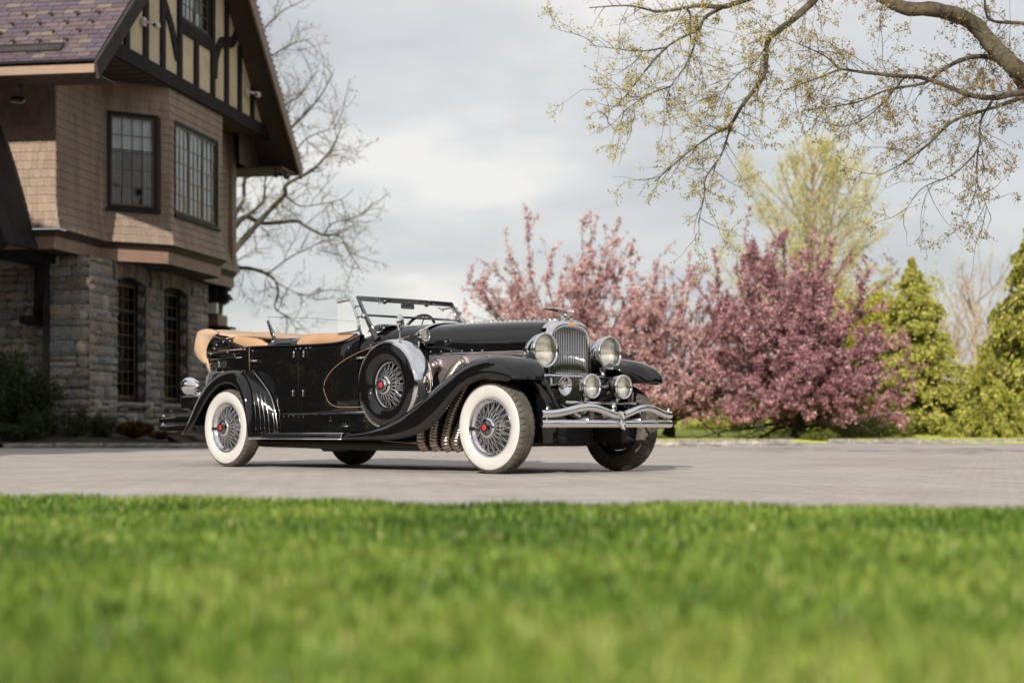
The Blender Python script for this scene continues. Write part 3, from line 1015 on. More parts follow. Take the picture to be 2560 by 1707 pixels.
# long roof vent cap low on the slope
M = Matrix(((1, 0, 0, 0), (0, SY.y, SZ.y, 0), (0, SY.z, SZ.z, 0), (0, 0, 0, 1)))
P = R0 + SY * (sE * 2.35); M = Matrix.Translation(P) @ M
m_ = MB(); m_.bbox((-3.2, 0.0, .015), (-.34, .20, .055), .006, M); m_.bbox((-3.25, .19, .02), (-.30, .225, .085), .006, M); m_.tube([M @ Vector((-.33, -.02, .05)), M @ Vector((-.31, .21, .06))], .012, 6)
m_.build('roof_vent', M_barge, roof)

# --- stone ground floor
stone_mats = []
for nm, c1_, c2_ in (('grey_stone', (.32, .30, .275), (.15, .145, .135)), ('brown_stone', (.31, .25, .20), (.16, .13, .105)),
                     ('tan_stone', (.36, .31, .25), (.19, .165, .135)), ('blue_grey_stone', (.27, .275, .275), (.14, .14, .14)), ('pale_stone', (.42, .39, .34), (.21, .195, .175))):
    stone_mats.append(mat(nm, c1_, .9, col2=c2_, vscale=6, bump=1.0, bscale=16, objrand=.22))


def unit_rock(seed, m, amp, nx=4, nz=4):
    """unit stone: x 0..1, z 0..1; y is real depth, face towards -y"""
    r = np.random.default_rng(seed); mb_ = MB(); vs = []
    for i in range(nx):
        for j in range(nz):
            ei = i in (0, nx - 1); ej = j in (0, nz - 1)
            x_ = i / (nx - 1); z_ = j / (nz - 1)
            if ei and ej: y_ = .012; x_ += (-.0 + (.025 if i == 0 else -.025)) * r.random(); z_ += (.03 if j == 0 else -.03) * r.random()
            elif ei or ej: y_ = .004 - r.uniform(0, .3) * amp; x_ += r.normal(0, .015) * (not ej) + r.normal(0, .03) * (not ei); z_ += r.normal(0, .015) * (not ei) + r.normal(0, .03) * (not ej)
            else: y_ = -r.uniform(.25, 1.) * amp; x_ += r.normal(0, .05); z_ += r.normal(0, .05)
            vs.append((x_, y_, z_))
    fs = [(i * nz + j, (i + 1) * nz + j, (i + 1) * nz + j + 1, i * nz + j + 1) for i in range(nx - 1) for j in range(nz - 1)]
    loop = [i * nz for i in range(nx)] + [(nx - 1) * nz + j for j in range(1, nz)] + [i * nz + nz - 1 for i in range(nx - 2, -1, -1)] + [j for j in range(nz - 2, 0, -1)]
    b_ = len(vs)
    for q in loop: vs.append((vs[q][0], .07, vs[q][2]))
    for k in range(len(loop)):
        k2 = (k + 1) % len(loop)
        fs.append((loop[k2], loop[k], b_ + k, b_ + k2))
    mb_.add(vs, fs, False)
    return mb_.mesh('stone', m)


rock_pool = [unit_rock(100 + 7 * i + k, stone_mats[i], .052, 4 + (k % 2), 4) for i in range(5) for k in range(6)]
weights_r = [4 if i == 0 else 2.2 if i == 1 else 1.8 if i == 2 else 1.4 if i == 3 else 1.0 for i in range(5) for k in range(6)]


def ashlar(L, z0, z1, seed, big=1.0):
    r = random.Random(seed); out = []; z = z0
    while z < z1 - .05:
        h = r.choice((.15, .18, .20, .24, .28, .31)) * big
        h = min(h, z1 - z)
        if z1 - z - h < .09: h = z1 - z
        x = 0.0
        while x < L - .01:
            w_ = r.uniform(.20, .52) * big * (1.15 if h > .24 else 1)
            if L - x - w_ < .12: w_ = L - x
            if h > .25 and r.random() < .35:
                c_ = r.uniform(.4, .6); out.append((x, z, w_, h * c_)); 
                if w_ > .4 and r.random() < .5:
                    q = r.uniform(.4, .6); out.append((x, z + h * c_, w_ * q, h * (1 - c_))); out.append((x + w_ * q, z + h * c_, w_ * (1 - q), h * (1 - c_)))
                else: out.append((x, z + h * c_, w_, h * (1 - c_)))
            elif w_ < .3 and h < .2 and r.random() < .0: pass
            else: out.append((x, z, w_, h))
            x += w_
        z += h
    return out


SW = -1.10       # plane of the long stone wall (x), corner at y = SC
SC = -2.075
stonewall = MB()
ZT = 4.08
holes = [(-.55, 1.15), (2.28, 3.90)]
HZ0, HZ1, HZC = .98, 3.66, 3.79       # sill, springing, crown
# core of the wall with openings
for s0_, s1_ in ((SC, -.55), (1.15, 2.28), (3.90, 5.40)):
    stonewall.box((SW - .32, s0_, 0), (SW - .015, s1_, ZT))
for s0_, s1_ in holes:
    stonewall.box((SW - .32, s0_, 0), (SW - .015, s1_, HZ0 - .12)); stonewall.box((SW - .32, s0_, HZC), (SW - .015, s1_, ZT))
    n = 8; cx = (s0_ + s1_) / 2; hw = (s1_ - s0_) / 2
    for k in range(n):
        a0 = s0_ + (s1_ - s0_) * k / n; a1 = s0_ + (s1_ - s0_) * (k + 1) / n
        zc = HZ1 + (HZC - HZ1) * (1 - (((a0 + a1) / 2 - cx) / hw) ** 2)
        stonewall.box((SW - .32, a0, zc), (SW - .015, a1, HZC + .001))
stonewall.box((-2.0, SC + .02, 0), (SW - .32, SC + .3, ZT)); stonewall.box((-7, SC + .55, 0), (-2.0, SC + .8, ZT)); stonewall.box((-2.3, SC + .3, 0), (-1.95, SC + .56, ZT))
stonewall.box((SW - 5, 5.3, 0), (SW - .32, 5.4, ZT))
sw = stonewall.build('stone_wall', M_mortar, house)
n_st = [0]
stuff_stone = MB()


def put_stone(M, rect, parent, maxn=298, proud=0.0):
    x_, z_, w_, h_ = rect
    g_ = .012
    me = random.choices(rock_pool, weights=weights_r)[0]
    T = M @ Matrix.Translation((x_ + g_ / 2, -proud, z_ + g_ / 2)) @ Matrix.Diagonal((w_ - g_, 1, h_ - g_, 1))
    if n_st[0] < maxn:
        o = link('stone', me, parent); o.matrix_local = T; n_st[0] += 1
    else:
        b_ = len(stuff_stone.v)
        stuff_stone.cur = [m_.name for m_ in stone_mats].index(me.materials[0].name)
        for v_ in me.vertices: stuff_stone.v.append(tuple(T @ v_.co))
        for p_ in me.polygons: stuff_stone.face([b_ + i for i in p_.vertices], False)


# short return facing the camera, then the wall set back on the left, then the long wall
MF = frameM(Vector((-2.0, SC, 0)), (1, 0, 0), (0, -1, 0))
for r_ in ashlar(.90, .10, ZT, 3, 1.05): put_stone(MF, r_, sw)
ML = frameM(Vector((-3.55, SC + .55, 0)), (1, 0, 0), (0, -1, 0))
for r_ in ashlar(1.55, .10, ZT, 5, 1.0): put_stone(ML, r_, sw)
MS = frameM(Vector((SW, SC, 0)), (0, 1, 0), (1, 0, 0))
rects = ashlar(7.45, .05, ZT, 8, 1.0)
keep = []
for (x_, z_, w_, h_) in rects:
    s0_, s1_ = x_ + SC, x_ + w_ + SC
    parts_ = [(s0_, s1_)]
    for (a_, b_) in holes:
        zlo, zhi = HZ0 - .12, HZC + .42
        if z_ + h_ > zlo + .03 and z_ < zhi:
            a2, b2 = (a_, b_)
            if z_ + h_ > HZ1 + .05: a2, b2 = a_ - .28, b_ + .28
            np_ = []
            for (p0, p1) in parts_:
                if p1 <= a2 or p0 >= b2: np_.append((p0, p1)); continue
                if p0 < a2 - .04: np_.append((p0, a2))
                if p1 > b2 + .04: np_.append((b2, p1))
            parts_ = np_
    for (p0, p1) in parts_: keep.append((p0 - SC, z_, p1 - p0, h_))
keep.sort(key=lambda r: -r[2] * r[3] / (38 + r[0]) ** 2)
reveal = []
for hi_, (a_, b_) in enumerate(holes):
    # voussoirs over the flat arch
    n = 9; cx = (a_ + b_) / 2; hw = (b_ - a_) / 2 + .10
    for k in range(n):
        u0 = -1 + 2 * k / n; u1 = -1 + 2 * (k + 1) / n
        zb = HZ1 + (HZC - HZ1) * (1 - ((u0 + u1) / 2) ** 2) - .0
        lean = (u0 + u1) / 2 * .26
        Mv = MS @ Matrix.Translation((cx - SC + u0 * hw, 0, zb)) @ Matrix.Rotation(lean, 4, 'Y')
        put_stone(Mv, (0, 0, (u1 - u0) * hw * .985, .42 + random.uniform(-.04, .03)), sw, proud=.012)
    # right jamb stones seen inside the reveal
    zz = HZ0
    while zz < HZ1 + .05:
        h_ = random.uniform(.24, .5)
        h_ = min(h_, HZ1 + .1 - zz)
        Mj = frameM(Vector((SW - .30, b_, zz)), (1, 0, 0), (0, -1, 0))
        put_stone(Mj, (0, 0, .30, h_), sw, proud=-.02); zz += h_
        if h_ < .05: break
for r_ in keep: put_stone(MS, r_, sw)
MLL = frameM(Vector((-6.95, SC + .55, 0)), (1, 0, 0), (0, -1, 0))
for r_ in ashlar(3.4, .05, ZT, 15, 1.0): put_stone(MLL, r_, sw, maxn=0)
stuff_stone.build('small_stones', stone_mats, sw, kind='stuff', fixn=False)
# sills and the tall leaded windows
M_sill = mat('rough_sill', (.27, .26, .24), .9, col2=(.15, .145, .135), vscale=8, bump=1.0, bscale=18)
for (a_, b_) in holes:
    me = rock_mesh('sill', b_ - a_ + .3, .34, .125, int(a_ * 10) + 77, M_sill, .03, 9, 3)
    o = link('sill', me, sw); o.matrix_local = frameM(Vector((SW + .05, (a_ + b_) / 2, HZ0 - .125)), (0, 1, 0), (1, 0, 0))
    window(frameM(Vector((SW - .225, a_ + .005, HZ0 + .005)), (0, 1, 0), (1, 0, 0)), b_ - a_ - .01, HZC - HZ0 - .03, 1, 4, 9, M_paned, fw=.10, sw=.05, back=None, depth=.03, sill=False, label='tall narrow leaded window in a deep stone reveal')
    # stout transom bar
    m_ = MB(); m_.box((SW - .24, a_ + .1, 3.02), (SW - .19, b_ - .1, 3.10)); m_.build('transom', M_frame, sw)

# black timber bracket carrying the overhang at the left
m_ = MB()
m_.bbox((-2.50, -1.75, 2.75), (-2.36, -1.60, 4.08), .015)
arc = [(-2.44, -1.75 - .55 * sin(t_) * 1.0, 2.85 + 1.2 * (1 - cos(t_))) for t_ in np.linspace(0, pi / 2, 9)]
m_.tube([(-2.44 + .60 * i / 8, p[1] - .3 * i / 8, p[2]) for i, p in enumerate(arc)], .10, 4, smooth=False)
m_.bbox((-2.62, -2.25, 2.62), (-2.30, -1.62, 2.80), .03); m_.bbox((-2.6, -3.4, 3.90), (-1.85, -1.6, 4.09), .02)
m_.build('timber_bracket', M_black, house)

# steep porch gable closing the view; its black colour stands in for deep shade
porch = empty('porch_gable', (-7.57, 38.5, 0), -HA, 'timber porch gable at the left edge of the house, coloured black to look deeply shaded', 'porch')
m_ = MB()
line = [(-1.58, 4.03), (-1.69, 4.35), (-1.92, 5.05), (-2.17, 5.85), (-2.42, 6.6), (-2.9, 6.9)]
ins = [(a - .16, b - .12) for a, b in line]
for k in range(len(line) - 1):
    q = [line[k], line[k + 1], ins[k + 1], ins[k]]
    m_.loft([[(a, y_, b) for a, b in q] for y_ in (-5.0, -4.86)], True, True, True, smooth=False)
m_.build('bargeboard', M_black, porch)
m_ = MB()
m_.loft([[(a, y_, b) for a, b in (line[0], line[2], line[4], line[5], (-4.2, 6.7), (-4.2, 4.1), (-1.62, 4.1))] for y_ in (-4.84, -4.78)], True, True, True, smooth=False)
m_.build('boarding', M_black, porch)
m_ = MB()
for k in range(len(line) - 1):
    m_.loft([[(line[k][0] + o_, y_, line[k][1]), (line[k + 1][0] + o_, y_, line[k + 1][1])] for (y_, o_) in ((-5.06, .02), (-3.6, .02))], False, smooth=False)
o = m_.build('roof', M_black, porch); solidify(o, .05)

# porch on the far right corner: black brackets, brown beam, white panel, flared cap
pc = empty('porte_cochere', (-7.57, 38.5, 0), -HA, 'dark timber corner of the far porch beyond the stone wall', 'porch')
m_ = MB(); m_.bbox((-2.2, 6.0, 3.66), (-1.12, 6.9, 4.10), .02)
for (x1_, z0_, z1_) in ((-.90, 3.98, 4.09), (-.98, 3.90, 3.98), (-.91, 3.83, 3.90), (-.86, 3.74, 3.83), (-.95, 3.68, 3.74)): m_.bbox((-1.9, 6.2, z0_), (x1_, 6.6, z1_), .015)
m_.build('bracket', M_black, pc)
m_ = MB(); m_.bbox((-2.0, 6.15, 3.06), (-1.11, 6.9, 3.36), .02); m_.build('beam', M_trimbr, pc)
m_ = MB(); m_.bbox((-2.0, 6.2, 2.93), (-1.02, 6.9, 2.99), .02); m_.bbox((-2.0, 6.15, 2.99), (-.86, 6.9, 3.05), .02); m_.bbox((-1.9, 6.3, 0), (-1.06, 6.9, 2.93), .03); m_.build('post_cap', M_barge, pc)
m_ = MB(); m_.loft([[(-1.50, y_, 3.375), (-1.10, y_, 3.375), (-1.10, y_, 3.64), (-1.28, y_, 3.64)] for y_ in (6.0, 6.18)], True, True, True, smooth=False)
m_.build('white_panel', M_white, pc)


def at_house(x_, y_, z_):
    return house.matrix_basis @ Vector((x_, y_, z_)) if False else Matrix.Translation((-7.57, 38.5, 0)) @ Matrix.Rotation(-HA, 4, 'Z') @ Vector((x_, y_, z_))


def sec_cam(name, loc, label, dark=False, sc_=1.0):
    r = empty(name, loc, -HA, label, 'camera', None)
    mm = M_blackp if dark else M_white
    m_ = MB(); m_.bbox((0, -.07 * sc_, -.09 * sc_), (.05, .07 * sc_, .09 * sc_), .01); m_.build('mount', mm, r)
    m_ = MB(); m_.tube([(.05, 0, .0), (.16 * sc_, .08 * sc_, -.02), (.20 * sc_, .14 * sc_, -.02)], .035 * sc_, 8); m_.build('arm', mm, r)
    m_ = MB(); m_.lathe([(0.001, -.10 * sc_), (.05 * sc_, -.09 * sc_), (.075 * sc_, -.03 * sc_), (.075 * sc_, .05 * sc_), (.06 * sc_, .09 * sc_), (.001, .10 * sc_)], 16, (.22 * sc_, .2 * sc_, -.04)); m_.build('housing', mm, r)
    m_ = MB(); m_.lathe([(.001, -.03), (.025, -.028), (.036, -.01), (.036, 0)], 12, (.22 * sc_, .2 * sc_ - .10 * sc_, -.05)); m_.build('lens', M_blackp, r)
    return r


sec_cam('security_camera', at_house(GX + .035, -1.66, 9.10), 'white security camera high on the left timber of the gable')
sec_cam('security_camera', at_house(GX + .035, 5.35, 8.95), 'white security camera near the right corner of the gable')
sec_cam('security_camera', at_house(.20, 6.9, 7.08), 'black security camera hanging under the far eave', True, 1.1)
fl = empty('floodlight', at_house(-1.45, -4.6, 7.20), -HA, 'small grey floodlight hanging under the near eave', 'light')
m_ = MB(); m_.tube([(0, 0, 0), (0, 0, -.22)], .012, 6); m_.cbox((0, 0, -.0), (.1, .1, .03)); m_.build('hanger', M_blackp, fl)
m_ = MB(); M = Matrix.Translation((-.05, -.02, -.28)) @ Matrix.Rotation(.5, 4, 'X') @ Matrix.Rotation(.15, 4, 'Y'); m_.bbox((-.15, -.09, -.04), (.13, .09, .04), .02, M); m_.build('lamp_body', M_copper, fl)
m_ = MB(); m_.bbox((-.13, -.075, -.05), (.11, .075, -.038), .003, M); m_.build('lamp_glass', M_white, fl)

# ================================================================== CAR
# local frame: x forward, y to the far side, z up; origin on the ground under the front axle
car = empty('vintage_car', (0.4392, 15.5614, 0), radians(-45.5), 'black 1930s open touring car with whitewall tyres, chrome headlights and tan folded top', 'car')


def paint_mat():
    m, nt, b = new_mat('black_paint')
    b.inputs['Base Color'].default_value = (0.0045, 0.0045, 0.005, 1)
    b.inputs['Roughness'].default_value = 0.025
    b.inputs['Specular IOR Level'].default_value = 0.66
    return m


P_BLK = paint_mat()
P_CHR = mat('chrome', (0.80, 0.80, 0.82), 0.035, metal=1.0)
P_DCH = mat('dark_chrome', (0.26, 0.26, 0.28), 0.12, metal=1.0)
P_CHR2 = mat('dull_chrome', (0.62, 0.60, 0.58), 0.16, metal=1.0)
P_PIPE = mat('exhaust_metal', (0.40, 0.345, 0.29), 0.28, metal=1.0, var=0.15, vscale=12)
P_RUB = mat('tyre_rubber', (0.070, 0.061, 0.051), 0.8, var=0.25, vscale=14, bump=0.35, bscale=70)
P_WHT = mat('whitewall_rubber', (0.45, 0.44, 0.425), 0.5, var=0.03, vscale=5)
P_UND = mat('underbody', (0.010, 0.010, 0.010), 0.6)
P_TAN = mat('tan_leather', (0.37, 0.225, 0.130), 0.5, var=0.08, vscale=3, bump=0.25, bscale=90)
P_CLOTH = mat('tan_canvas', (0.40, 0.275, 0.185), 0.85, var=0.08, vscale=3, bump=0.5, bscale=22)
P_RED = mat('red_enamel', (0.62, 0.022, 0.018), 0.25, coat=1)
P_ORG = mat('orange_enamel', (0.75, 0.28, 0.03), 0.3, coat=1)
P_CORE = mat('radiator_core', (0.040, 0.048, 0.014), 0.7)
P_STRIPE = mat('copper_pinstripe', (0.30, 0.165, 0.10), 0.35)
P_GLASS = glass_mat('clear_glass', (0.96, 0.97, 0.97), 0.03)
P_WING = glass_mat('wing_glass', (0.97, 0.98, 0.98), 0.03, milky=0.16)  # milky diffuse painted in for the sky this pane would reflect
P_MIRG = mat('rear_mirror_back', (0.06, 0.062, 0.065), 0.3)


def lens_mat():
    m, nt, b = new_mat('ribbed_headlamp_lens')
    tcn = nt.nodes.new('ShaderNodeTexCoord')
    sp = nt.nodes.new('ShaderNodeSeparateXYZ'); lin(nt, tcn.outputs['Object'], sp.inputs[0])
    wv = nt.nodes.new('ShaderNodeTexWave'); wv.wave_type = 'BANDS'; wv.bands_direction = 'Y'
    wv.inputs['Scale'].default_value = 34; wv.inputs['Distortion'].default_value = 0.6
    lin(nt, tcn.outputs['Object'], wv.inputs['Vector'])
    bp = nt.nodes.new('ShaderNodeBump'); bp.inputs['Strength'].default_value = 0.12; bp.inputs['Distance'].default_value = 0.004
    lin(nt, wv.outputs[0], bp.inputs['Height'])
    b.inputs['Base Color'].default_value = (0.93, 0.92, 0.86, 1)
    b.inputs['Roughness'].default_value = 0.06
    b.inputs['Transmission Weight'].default_value = 0.94
    b.inputs['IOR'].default_value = 1.25
    lin(nt, bp.outputs[0], b.inputs['Normal'])
    return m


P_LENS = lens_mat()
P_REFL = mat('lamp_reflector', (0.90, 0.88, 0.80), 0.24, metal=1.0)


def mesh_grille_mat():
    m, nt, b = new_mat('woven_mesh')
    tcn = nt.nodes.new('ShaderNodeTexCoord')
    mp = nt.nodes.new('ShaderNodeMapping'); mp.inputs['Rotation'].default_value = (0, radians(45), 0)
    mp.inputs['Scale'].default_value = (75, 0, 75)
    lin(nt, tcn.outputs['Object'], mp.inputs[0])
    ck = nt.nodes.new('ShaderNodeTexVoronoi'); ck.inputs['Scale'].default_value = 1.0; ck.inputs['Randomness'].default_value = 0.0
    lin(nt, mp.outputs[0], ck.inputs['Vector'])
    r = ramp_node(nt, [(0.30, (0.66, 0.57, 0.59)), (0.42, (0.05, 0.042, 0.045))], ck.outputs['Distance'])
    lin(nt, r.outputs[0], b.inputs['Base Color'])
    b.inputs['Metallic'].default_value = 0.85; b.inputs['Roughness'].default_value = 0.3
    bp = nt.nodes.new('ShaderNodeBump'); bp.inputs['Strength'].default_value = 1; bp.inputs['Distance'].default_value = 0.004; bp.invert = True
    lin(nt, ck.outputs['Distance'], bp.inputs['Height']); lin(nt, bp.outputs[0], b.inputs['Normal'])
    return m


P_MESH = mesh_grille_mat()


def interp_sections(keys, n):
    """keys: list of (x, ring points as array); Catmull-Rom between them"""
    arr = [np.concatenate([[k[0]], np.array(k[1], float).reshape(-1)]) for k in keys]
    out = catmull(arr, n)
    return [(o[0], o[1:].reshape(-1, np.array(keys[0][1]).shape[1])) for o in out]


def smooth_ring(pts, n):
    return catmull([np.array(p, float) for p in pts], n)


# --- bonnet, cowl: closed-top half sections (y >= 0 mirrored)
def top_section(w, ztop, zsh, zbot, crown=1.0):
    """half section from the bottom of the side up and over to the centre line"""
    return [(w * 0.99, zbot), (w * 1.0, zbot + (zsh - zbot) * .45), (w * .995, zsh - .06), (w * .965, zsh + (ztop - zsh) * .28),
            (w * .86, zsh + (ztop - zsh) * .62), (w * .66, zsh + (ztop - zsh) * .84), (w * .36, zsh + (ztop - zsh) * .96), (0.0, ztop)]


def build_top(name, keys, parent, m=P_BLK, nspan=6, nsec=5):
    secs = interp_sections([(x, top_section(*a)) for x, a in keys], nspan)
    rings = []
    for x, s_ in secs:
        half = smooth_ring(s_, nsec)
        ring = [(x, -p[0], p[1]) for p in half] + [(x, p[0], p[1]) for p in half[::-1][1:]]
        rings.append(ring)
    b = MB(); b.loft(rings, closed=False)
    return b.build(name, m, parent)


bonnet = build_top('bonnet', [(.03, (.268, 1.372, 1.15, .60)), (-.40, (.315, 1.388, 1.155, .62)), (-.90, (.385, 1.398, 1.16, .64)), (-1.395, (.475, 1.400, 1.17, .66))], car)
solidify(bonnet, .012, -1)
cowl = build_top('cowl', [(-1.398, (.478, 1.402, 1.17, .42)), (-1.60, (.530, 1.405, 1.175, .42)), (-1.84, (.610, 1.398, 1.175, .42)), (-1.96, (.655, 1.372, 1.16, .42)), (-2.05, (.695, 1.325, 1.17, .42))], car)
solidify(cowl, .015, -1)
# hinge down the middle of the bonnet
m_ = MB(); m_.tube([(.03, 0, 1.376), (-.4, 0, 1.392), (-.9, 0, 1.402), (-1.39, 0, 1.404)], .007, 6)
for k in range(22): m_.tube([(.0 - k * .064, 0, 1.382 + .02 * sin(k / 22 * 1.5)), (-.045 - k * .064, 0, 1.382 + .02 * sin((k + .7) / 22 * 1.5))], .0095, 6)
m_.build('bonnet_hinge', P_CHR2, car)
# chrome band at the joint
b = MB()
for (x, wd) in ((-1.397, .030),):
    half = smooth_ring(top_section(.480, 1.404, 1.17, .90), 6)
    line_ = [(x, -p[0] - .004, p[1]) for p in half] + [(x, p[0] + .004, p[1]) for p in half[::-1][1:]]
    line_ = [(p[0], p[1], p[2] + .004) for p in line_]
    b.tube(line_, [(.011, .019)] * len(line_), 8, up=(1, 0, 0))
b.build('cowl_band', P_CHR, car)


# --- body tub behind the windscreen
def tub(x, w, zb, zt, wi, lean=0.02, floor=.62):
    return [(w - .05, zb), (w, zb + .10), (w + .012, zb + (zt - zb) * .45), (w + .004, zb + (zt - zb) * .80), (w - .012, zt - .02), (w - .030, zt), (w - .052, zt - .004),
            (w - .070, zt - .03), (w - .075, zt - .25), (w - .08, floor)]


keys = [(-2.02, tub(0, .690, .37, 1.300, 0)), (-2.14, tub(0, .722, .37, 1.252, 0)), (-2.30, tub(0, .742, .37, 1.232, 0)), (-2.60, tub(0, .755, .37, 1.228, 0)), (-2.95, tub(0, .760, .37, 1.231, 0)),
        (-3.35, tub(0, .760, .37, 1.237, 0)), (-3.70, tub(0, .752, .38, 1.240, 0)), (-4.05, tub(0, .725, .45, 1.225, 0)), (-4.35, tub(0, .675, .52, 1.19, 0)),
        (-4.60, tub(0, .590, .55, 1.15, 0, floor=.7)), (-4.78, tub(0, .47, .58, 1.11, 0, floor=.8)), (-4.90, tub(0, .30, .62, 1.07, 0, floor=.85))]
secs = interp_sections(keys, 6)
b = MB()
rings = [[(x, -p[0], p[1]) for p in smooth_ring(s_, 3)] for x, s_ in secs]
b.loft(rings, closed=False)
b.mirrory()
bodyo = b.build('body', P_BLK, car)
# rounded tail closing the tub
b = MB()
tail = []
for (z, xr, hw) in ((.56, -4.78, .62), (.66, -4.93, .66), (.80, -5.02, .66), (.95, -5.03, .64), (1.06, -4.97, .60), (1.13, -4.86, .55), (1.17, -4.70, .50)):
    ring = []
    for k in range(21):
        a = -pi / 2 + pi * k / 20
        ring.append((-4.20 + (xr + 4.20) * (abs(cos(a)) ** .75), hw * 1.08 * (abs(sin(a)) ** .8) * (1 if a > 0 else -1), z))
    tail.append(ring)
b.loft([list(r) for r in tail], closed=False)
b.build('tail', P_BLK, car)
b = MB(); b.box((-4.5, -.66, .58), (-1.6, .66, .62)); b.build('floor', P_UND, car)
# moulding bead and pinstripe
edge = [(-1.40, -.478, 1.235), (-1.62, -.535, 1.262), (-1.525, -.522, 1.253)]
b = MB()
bead = [(-2.04, -.70, 1.305), (-2.15, -.730, 1.252), (-2.30, -.752, 1.225), (-2.6, -.765, 1.219), (-2.95, -.770, 1.222), (-3.35, -.770, 1.228), (-3.70, -.762, 1.231), (-4.05, -.735, 1.216), (-4.35, -.685, 1.18)]
b.tube(catmull(bead, 5), .0085, 6)
b.build('belt_moulding', P_BLK, car)


def body_y(x, z):
    if x > -1.40: return -.48
    w = float(np.interp(-x, [1.40, 1.60, 1.85, 2.02, 2.14, 2.3, 2.6, 2.95, 3.7, 4.05, 4.35, 4.6], [.478, .530, .615, .690, .722, .742, .757, .764, .758, .731, .68, .595]))
    if x > -2.05: w = w * (1.0 - .02 * max(0, z - 1.15) / .1)
    return -w - .010


strp = [(-1.44, 1.285), (-1.525, 1.262), (-1.757, 1.215), (-2.031, 1.119), (-2.255, 1.019), (-2.406, .916), (-2.473, .809), (-2.445, .713), (-2.387, .641), (-2.274, .604), (-2.1, .600), (-1.957, .601), (-1.7, .60)]
pts = catmull(strp, 6)
b = MB(); b.tube([(p[0], body_y(p[0], p[1]) - .0005, p[1]) for p in pts], .0032, 5); b.build('pinstripe', P_STRIPE, car)
b = MB(); b.tube([(-3.692, body_y(-3.69, 1.2) - .001, 1.22), (-3.69, body_y(-3.69, 1.1) - .001, 1.1), (-3.681, body_y(-3.68, 1) - .003, .99)], .003, 5); b.build('pinstripe', P_STRIPE, car)
# door shut lines: fine recessed seams read as slim dark beads
for (xa, xb) in ((-2.855, -2.875), (-2.10, -2.12)):
    b = MB(); b.tube([(xa, body_y(xa, 1.2) + .002, 1.215), ((xa + xb) / 2, body_y(xa, .9) + .001, .9), (xb, body_y(xa, .6) + .002, .55)], .0012, 4); b.build('door_seam', P_UND, car)
# hinges (pairs), handles
for sy in (-1, 1):
    for (x, z) in ((-2.93, 1.130), (-2.775, 1.130), (-2.945, .745), (-2.785, .745)):
        b = MB(); y0 = body_y(x, z) - .004
        b.tube([(x, y0, z - .028), (x, y0, z + .028)], .0125, 8); b.lathe([(.001, -.034), (.009, -.031), (.0125, -.026), (.0125, .026), (.009, .031), (.001, .034)], 8, (x, y0, z), 'Z')
        if sy > 0: b.v = [(p[0], -p[1], p[2]) for p in b.v]
        b.build('hinge', P_CHR, car)
    for (x, z, fl_) in ((-3.60, 1.082, 1), (-1.985, 1.070, 1)):
        b = MB(); y0 = body_y(x, z)
        b.lathe([(.001, 0), (.016, -.002), (.014, -.02), (.009, -.030)], 10, (x - .05 * fl_ + .1, y0, z), 'Y')
        b.tube([(x + .055, y0 - .03, z), (x + .03, y0 - .036, z), (x - .02, y0 - .036, z), (x - .075, y0 - .030, z - .004)], [.007, .012, .013, .002], 8)
        if sy > 0: b.v = [(p[0], -p[1], p[2]) for p in b.v]
        b.build('door_handle', P_CHR, car)
    b = MB()
    for (x, z) in ((-2.90, 1.185), (-2.83, 1.188), (-2.74, 1.188), (-2.68, 1.19), (-2.13, 1.175), (-1.90, 1.19), (-3.63, 1.19)):
        b.lathe([(.001, -.010), (.006, -.007), (.008, 0)], 8, (x, body_y(x, z) + .001, z), 'Y')
    if sy > 0: b.v = [(p[0], -p[1], p[2]) for p in b.v]
    b.build('studs', P_CHR, car, kind='stuff')


# --- radiator shell and grille
def arch(w, zt, zsh, zb, n=10):
    """full outline of the shell seen from the front, from lower left over to lower right"""
    half = smooth_ring([(w * .93, zb), (w * .99, zb + .25), (w, zsh - .10), (w * .985, zsh), (w * .90, zsh + (zt - zsh) * .50), (w * .70, zsh + (zt - zsh) * .80), (w * .38, zsh + (zt - zsh) * .96), (0, zt)], n)
    return [(-p[0], p[1]) for p in half] + [(p[0], p[1]) for p in half[::-1][1:]]


ZB = .585
b = MB()
A0 = arch(.272, 1.378, 1.19, ZB); A1 = arch(.276, 1.374, 1.19, ZB); A2 = arch(.262, 1.352, 1.18, ZB); A3 = arch(.243, 1.318, 1.165, ZB); A4 = arch(.232, 1.300, 1.155, ZB)
b.loft([[(.005, y, z) for y, z in A0], [(.06, y, z) for y, z in A1], [(.105, y, z) for y, z in A1], [(.132, y, z) for y, z in A2], [(.137, y, z) for y, z in A3], [(.118, y, z) for y, z in A4], [(.075, y, z) for y, z in A4]], closed=False)
b.build('radiator_shell', P_CHR, car)
b = MB(); b.add([(.060, y, z) for y, z in A4], [tuple(range(len(A4)))]); b.build('radiator_core', P_CORE, car)
ng = 21
for k in range(ng):
    y = -.221 + .442 * k / (ng - 1)
    zt = float(np.interp(abs(y), [p[0] for p in A4[len(A4) // 2:]], [p[1] for p in A4[len(A4) // 2:]])) - .002
    b = MB(); b.tube([(.118, y, ZB), (.118, y, (ZB + zt) / 2), (.116, y, zt)], [(.0036, .0038)] * 3, 8)
    b.build('grille_bar', P_CHR, car)
b = MB(); b.tube([(.125, -.20, .885), (.133, 0, .885), (.125, .20, .885)], .006, 6); b.tube([(.12, -.22, 1.075), (.128, 0, 1.075), (.12, .22, 1.075)], .0025, 5); b.build('grille_crossbar', P_CHR, car)
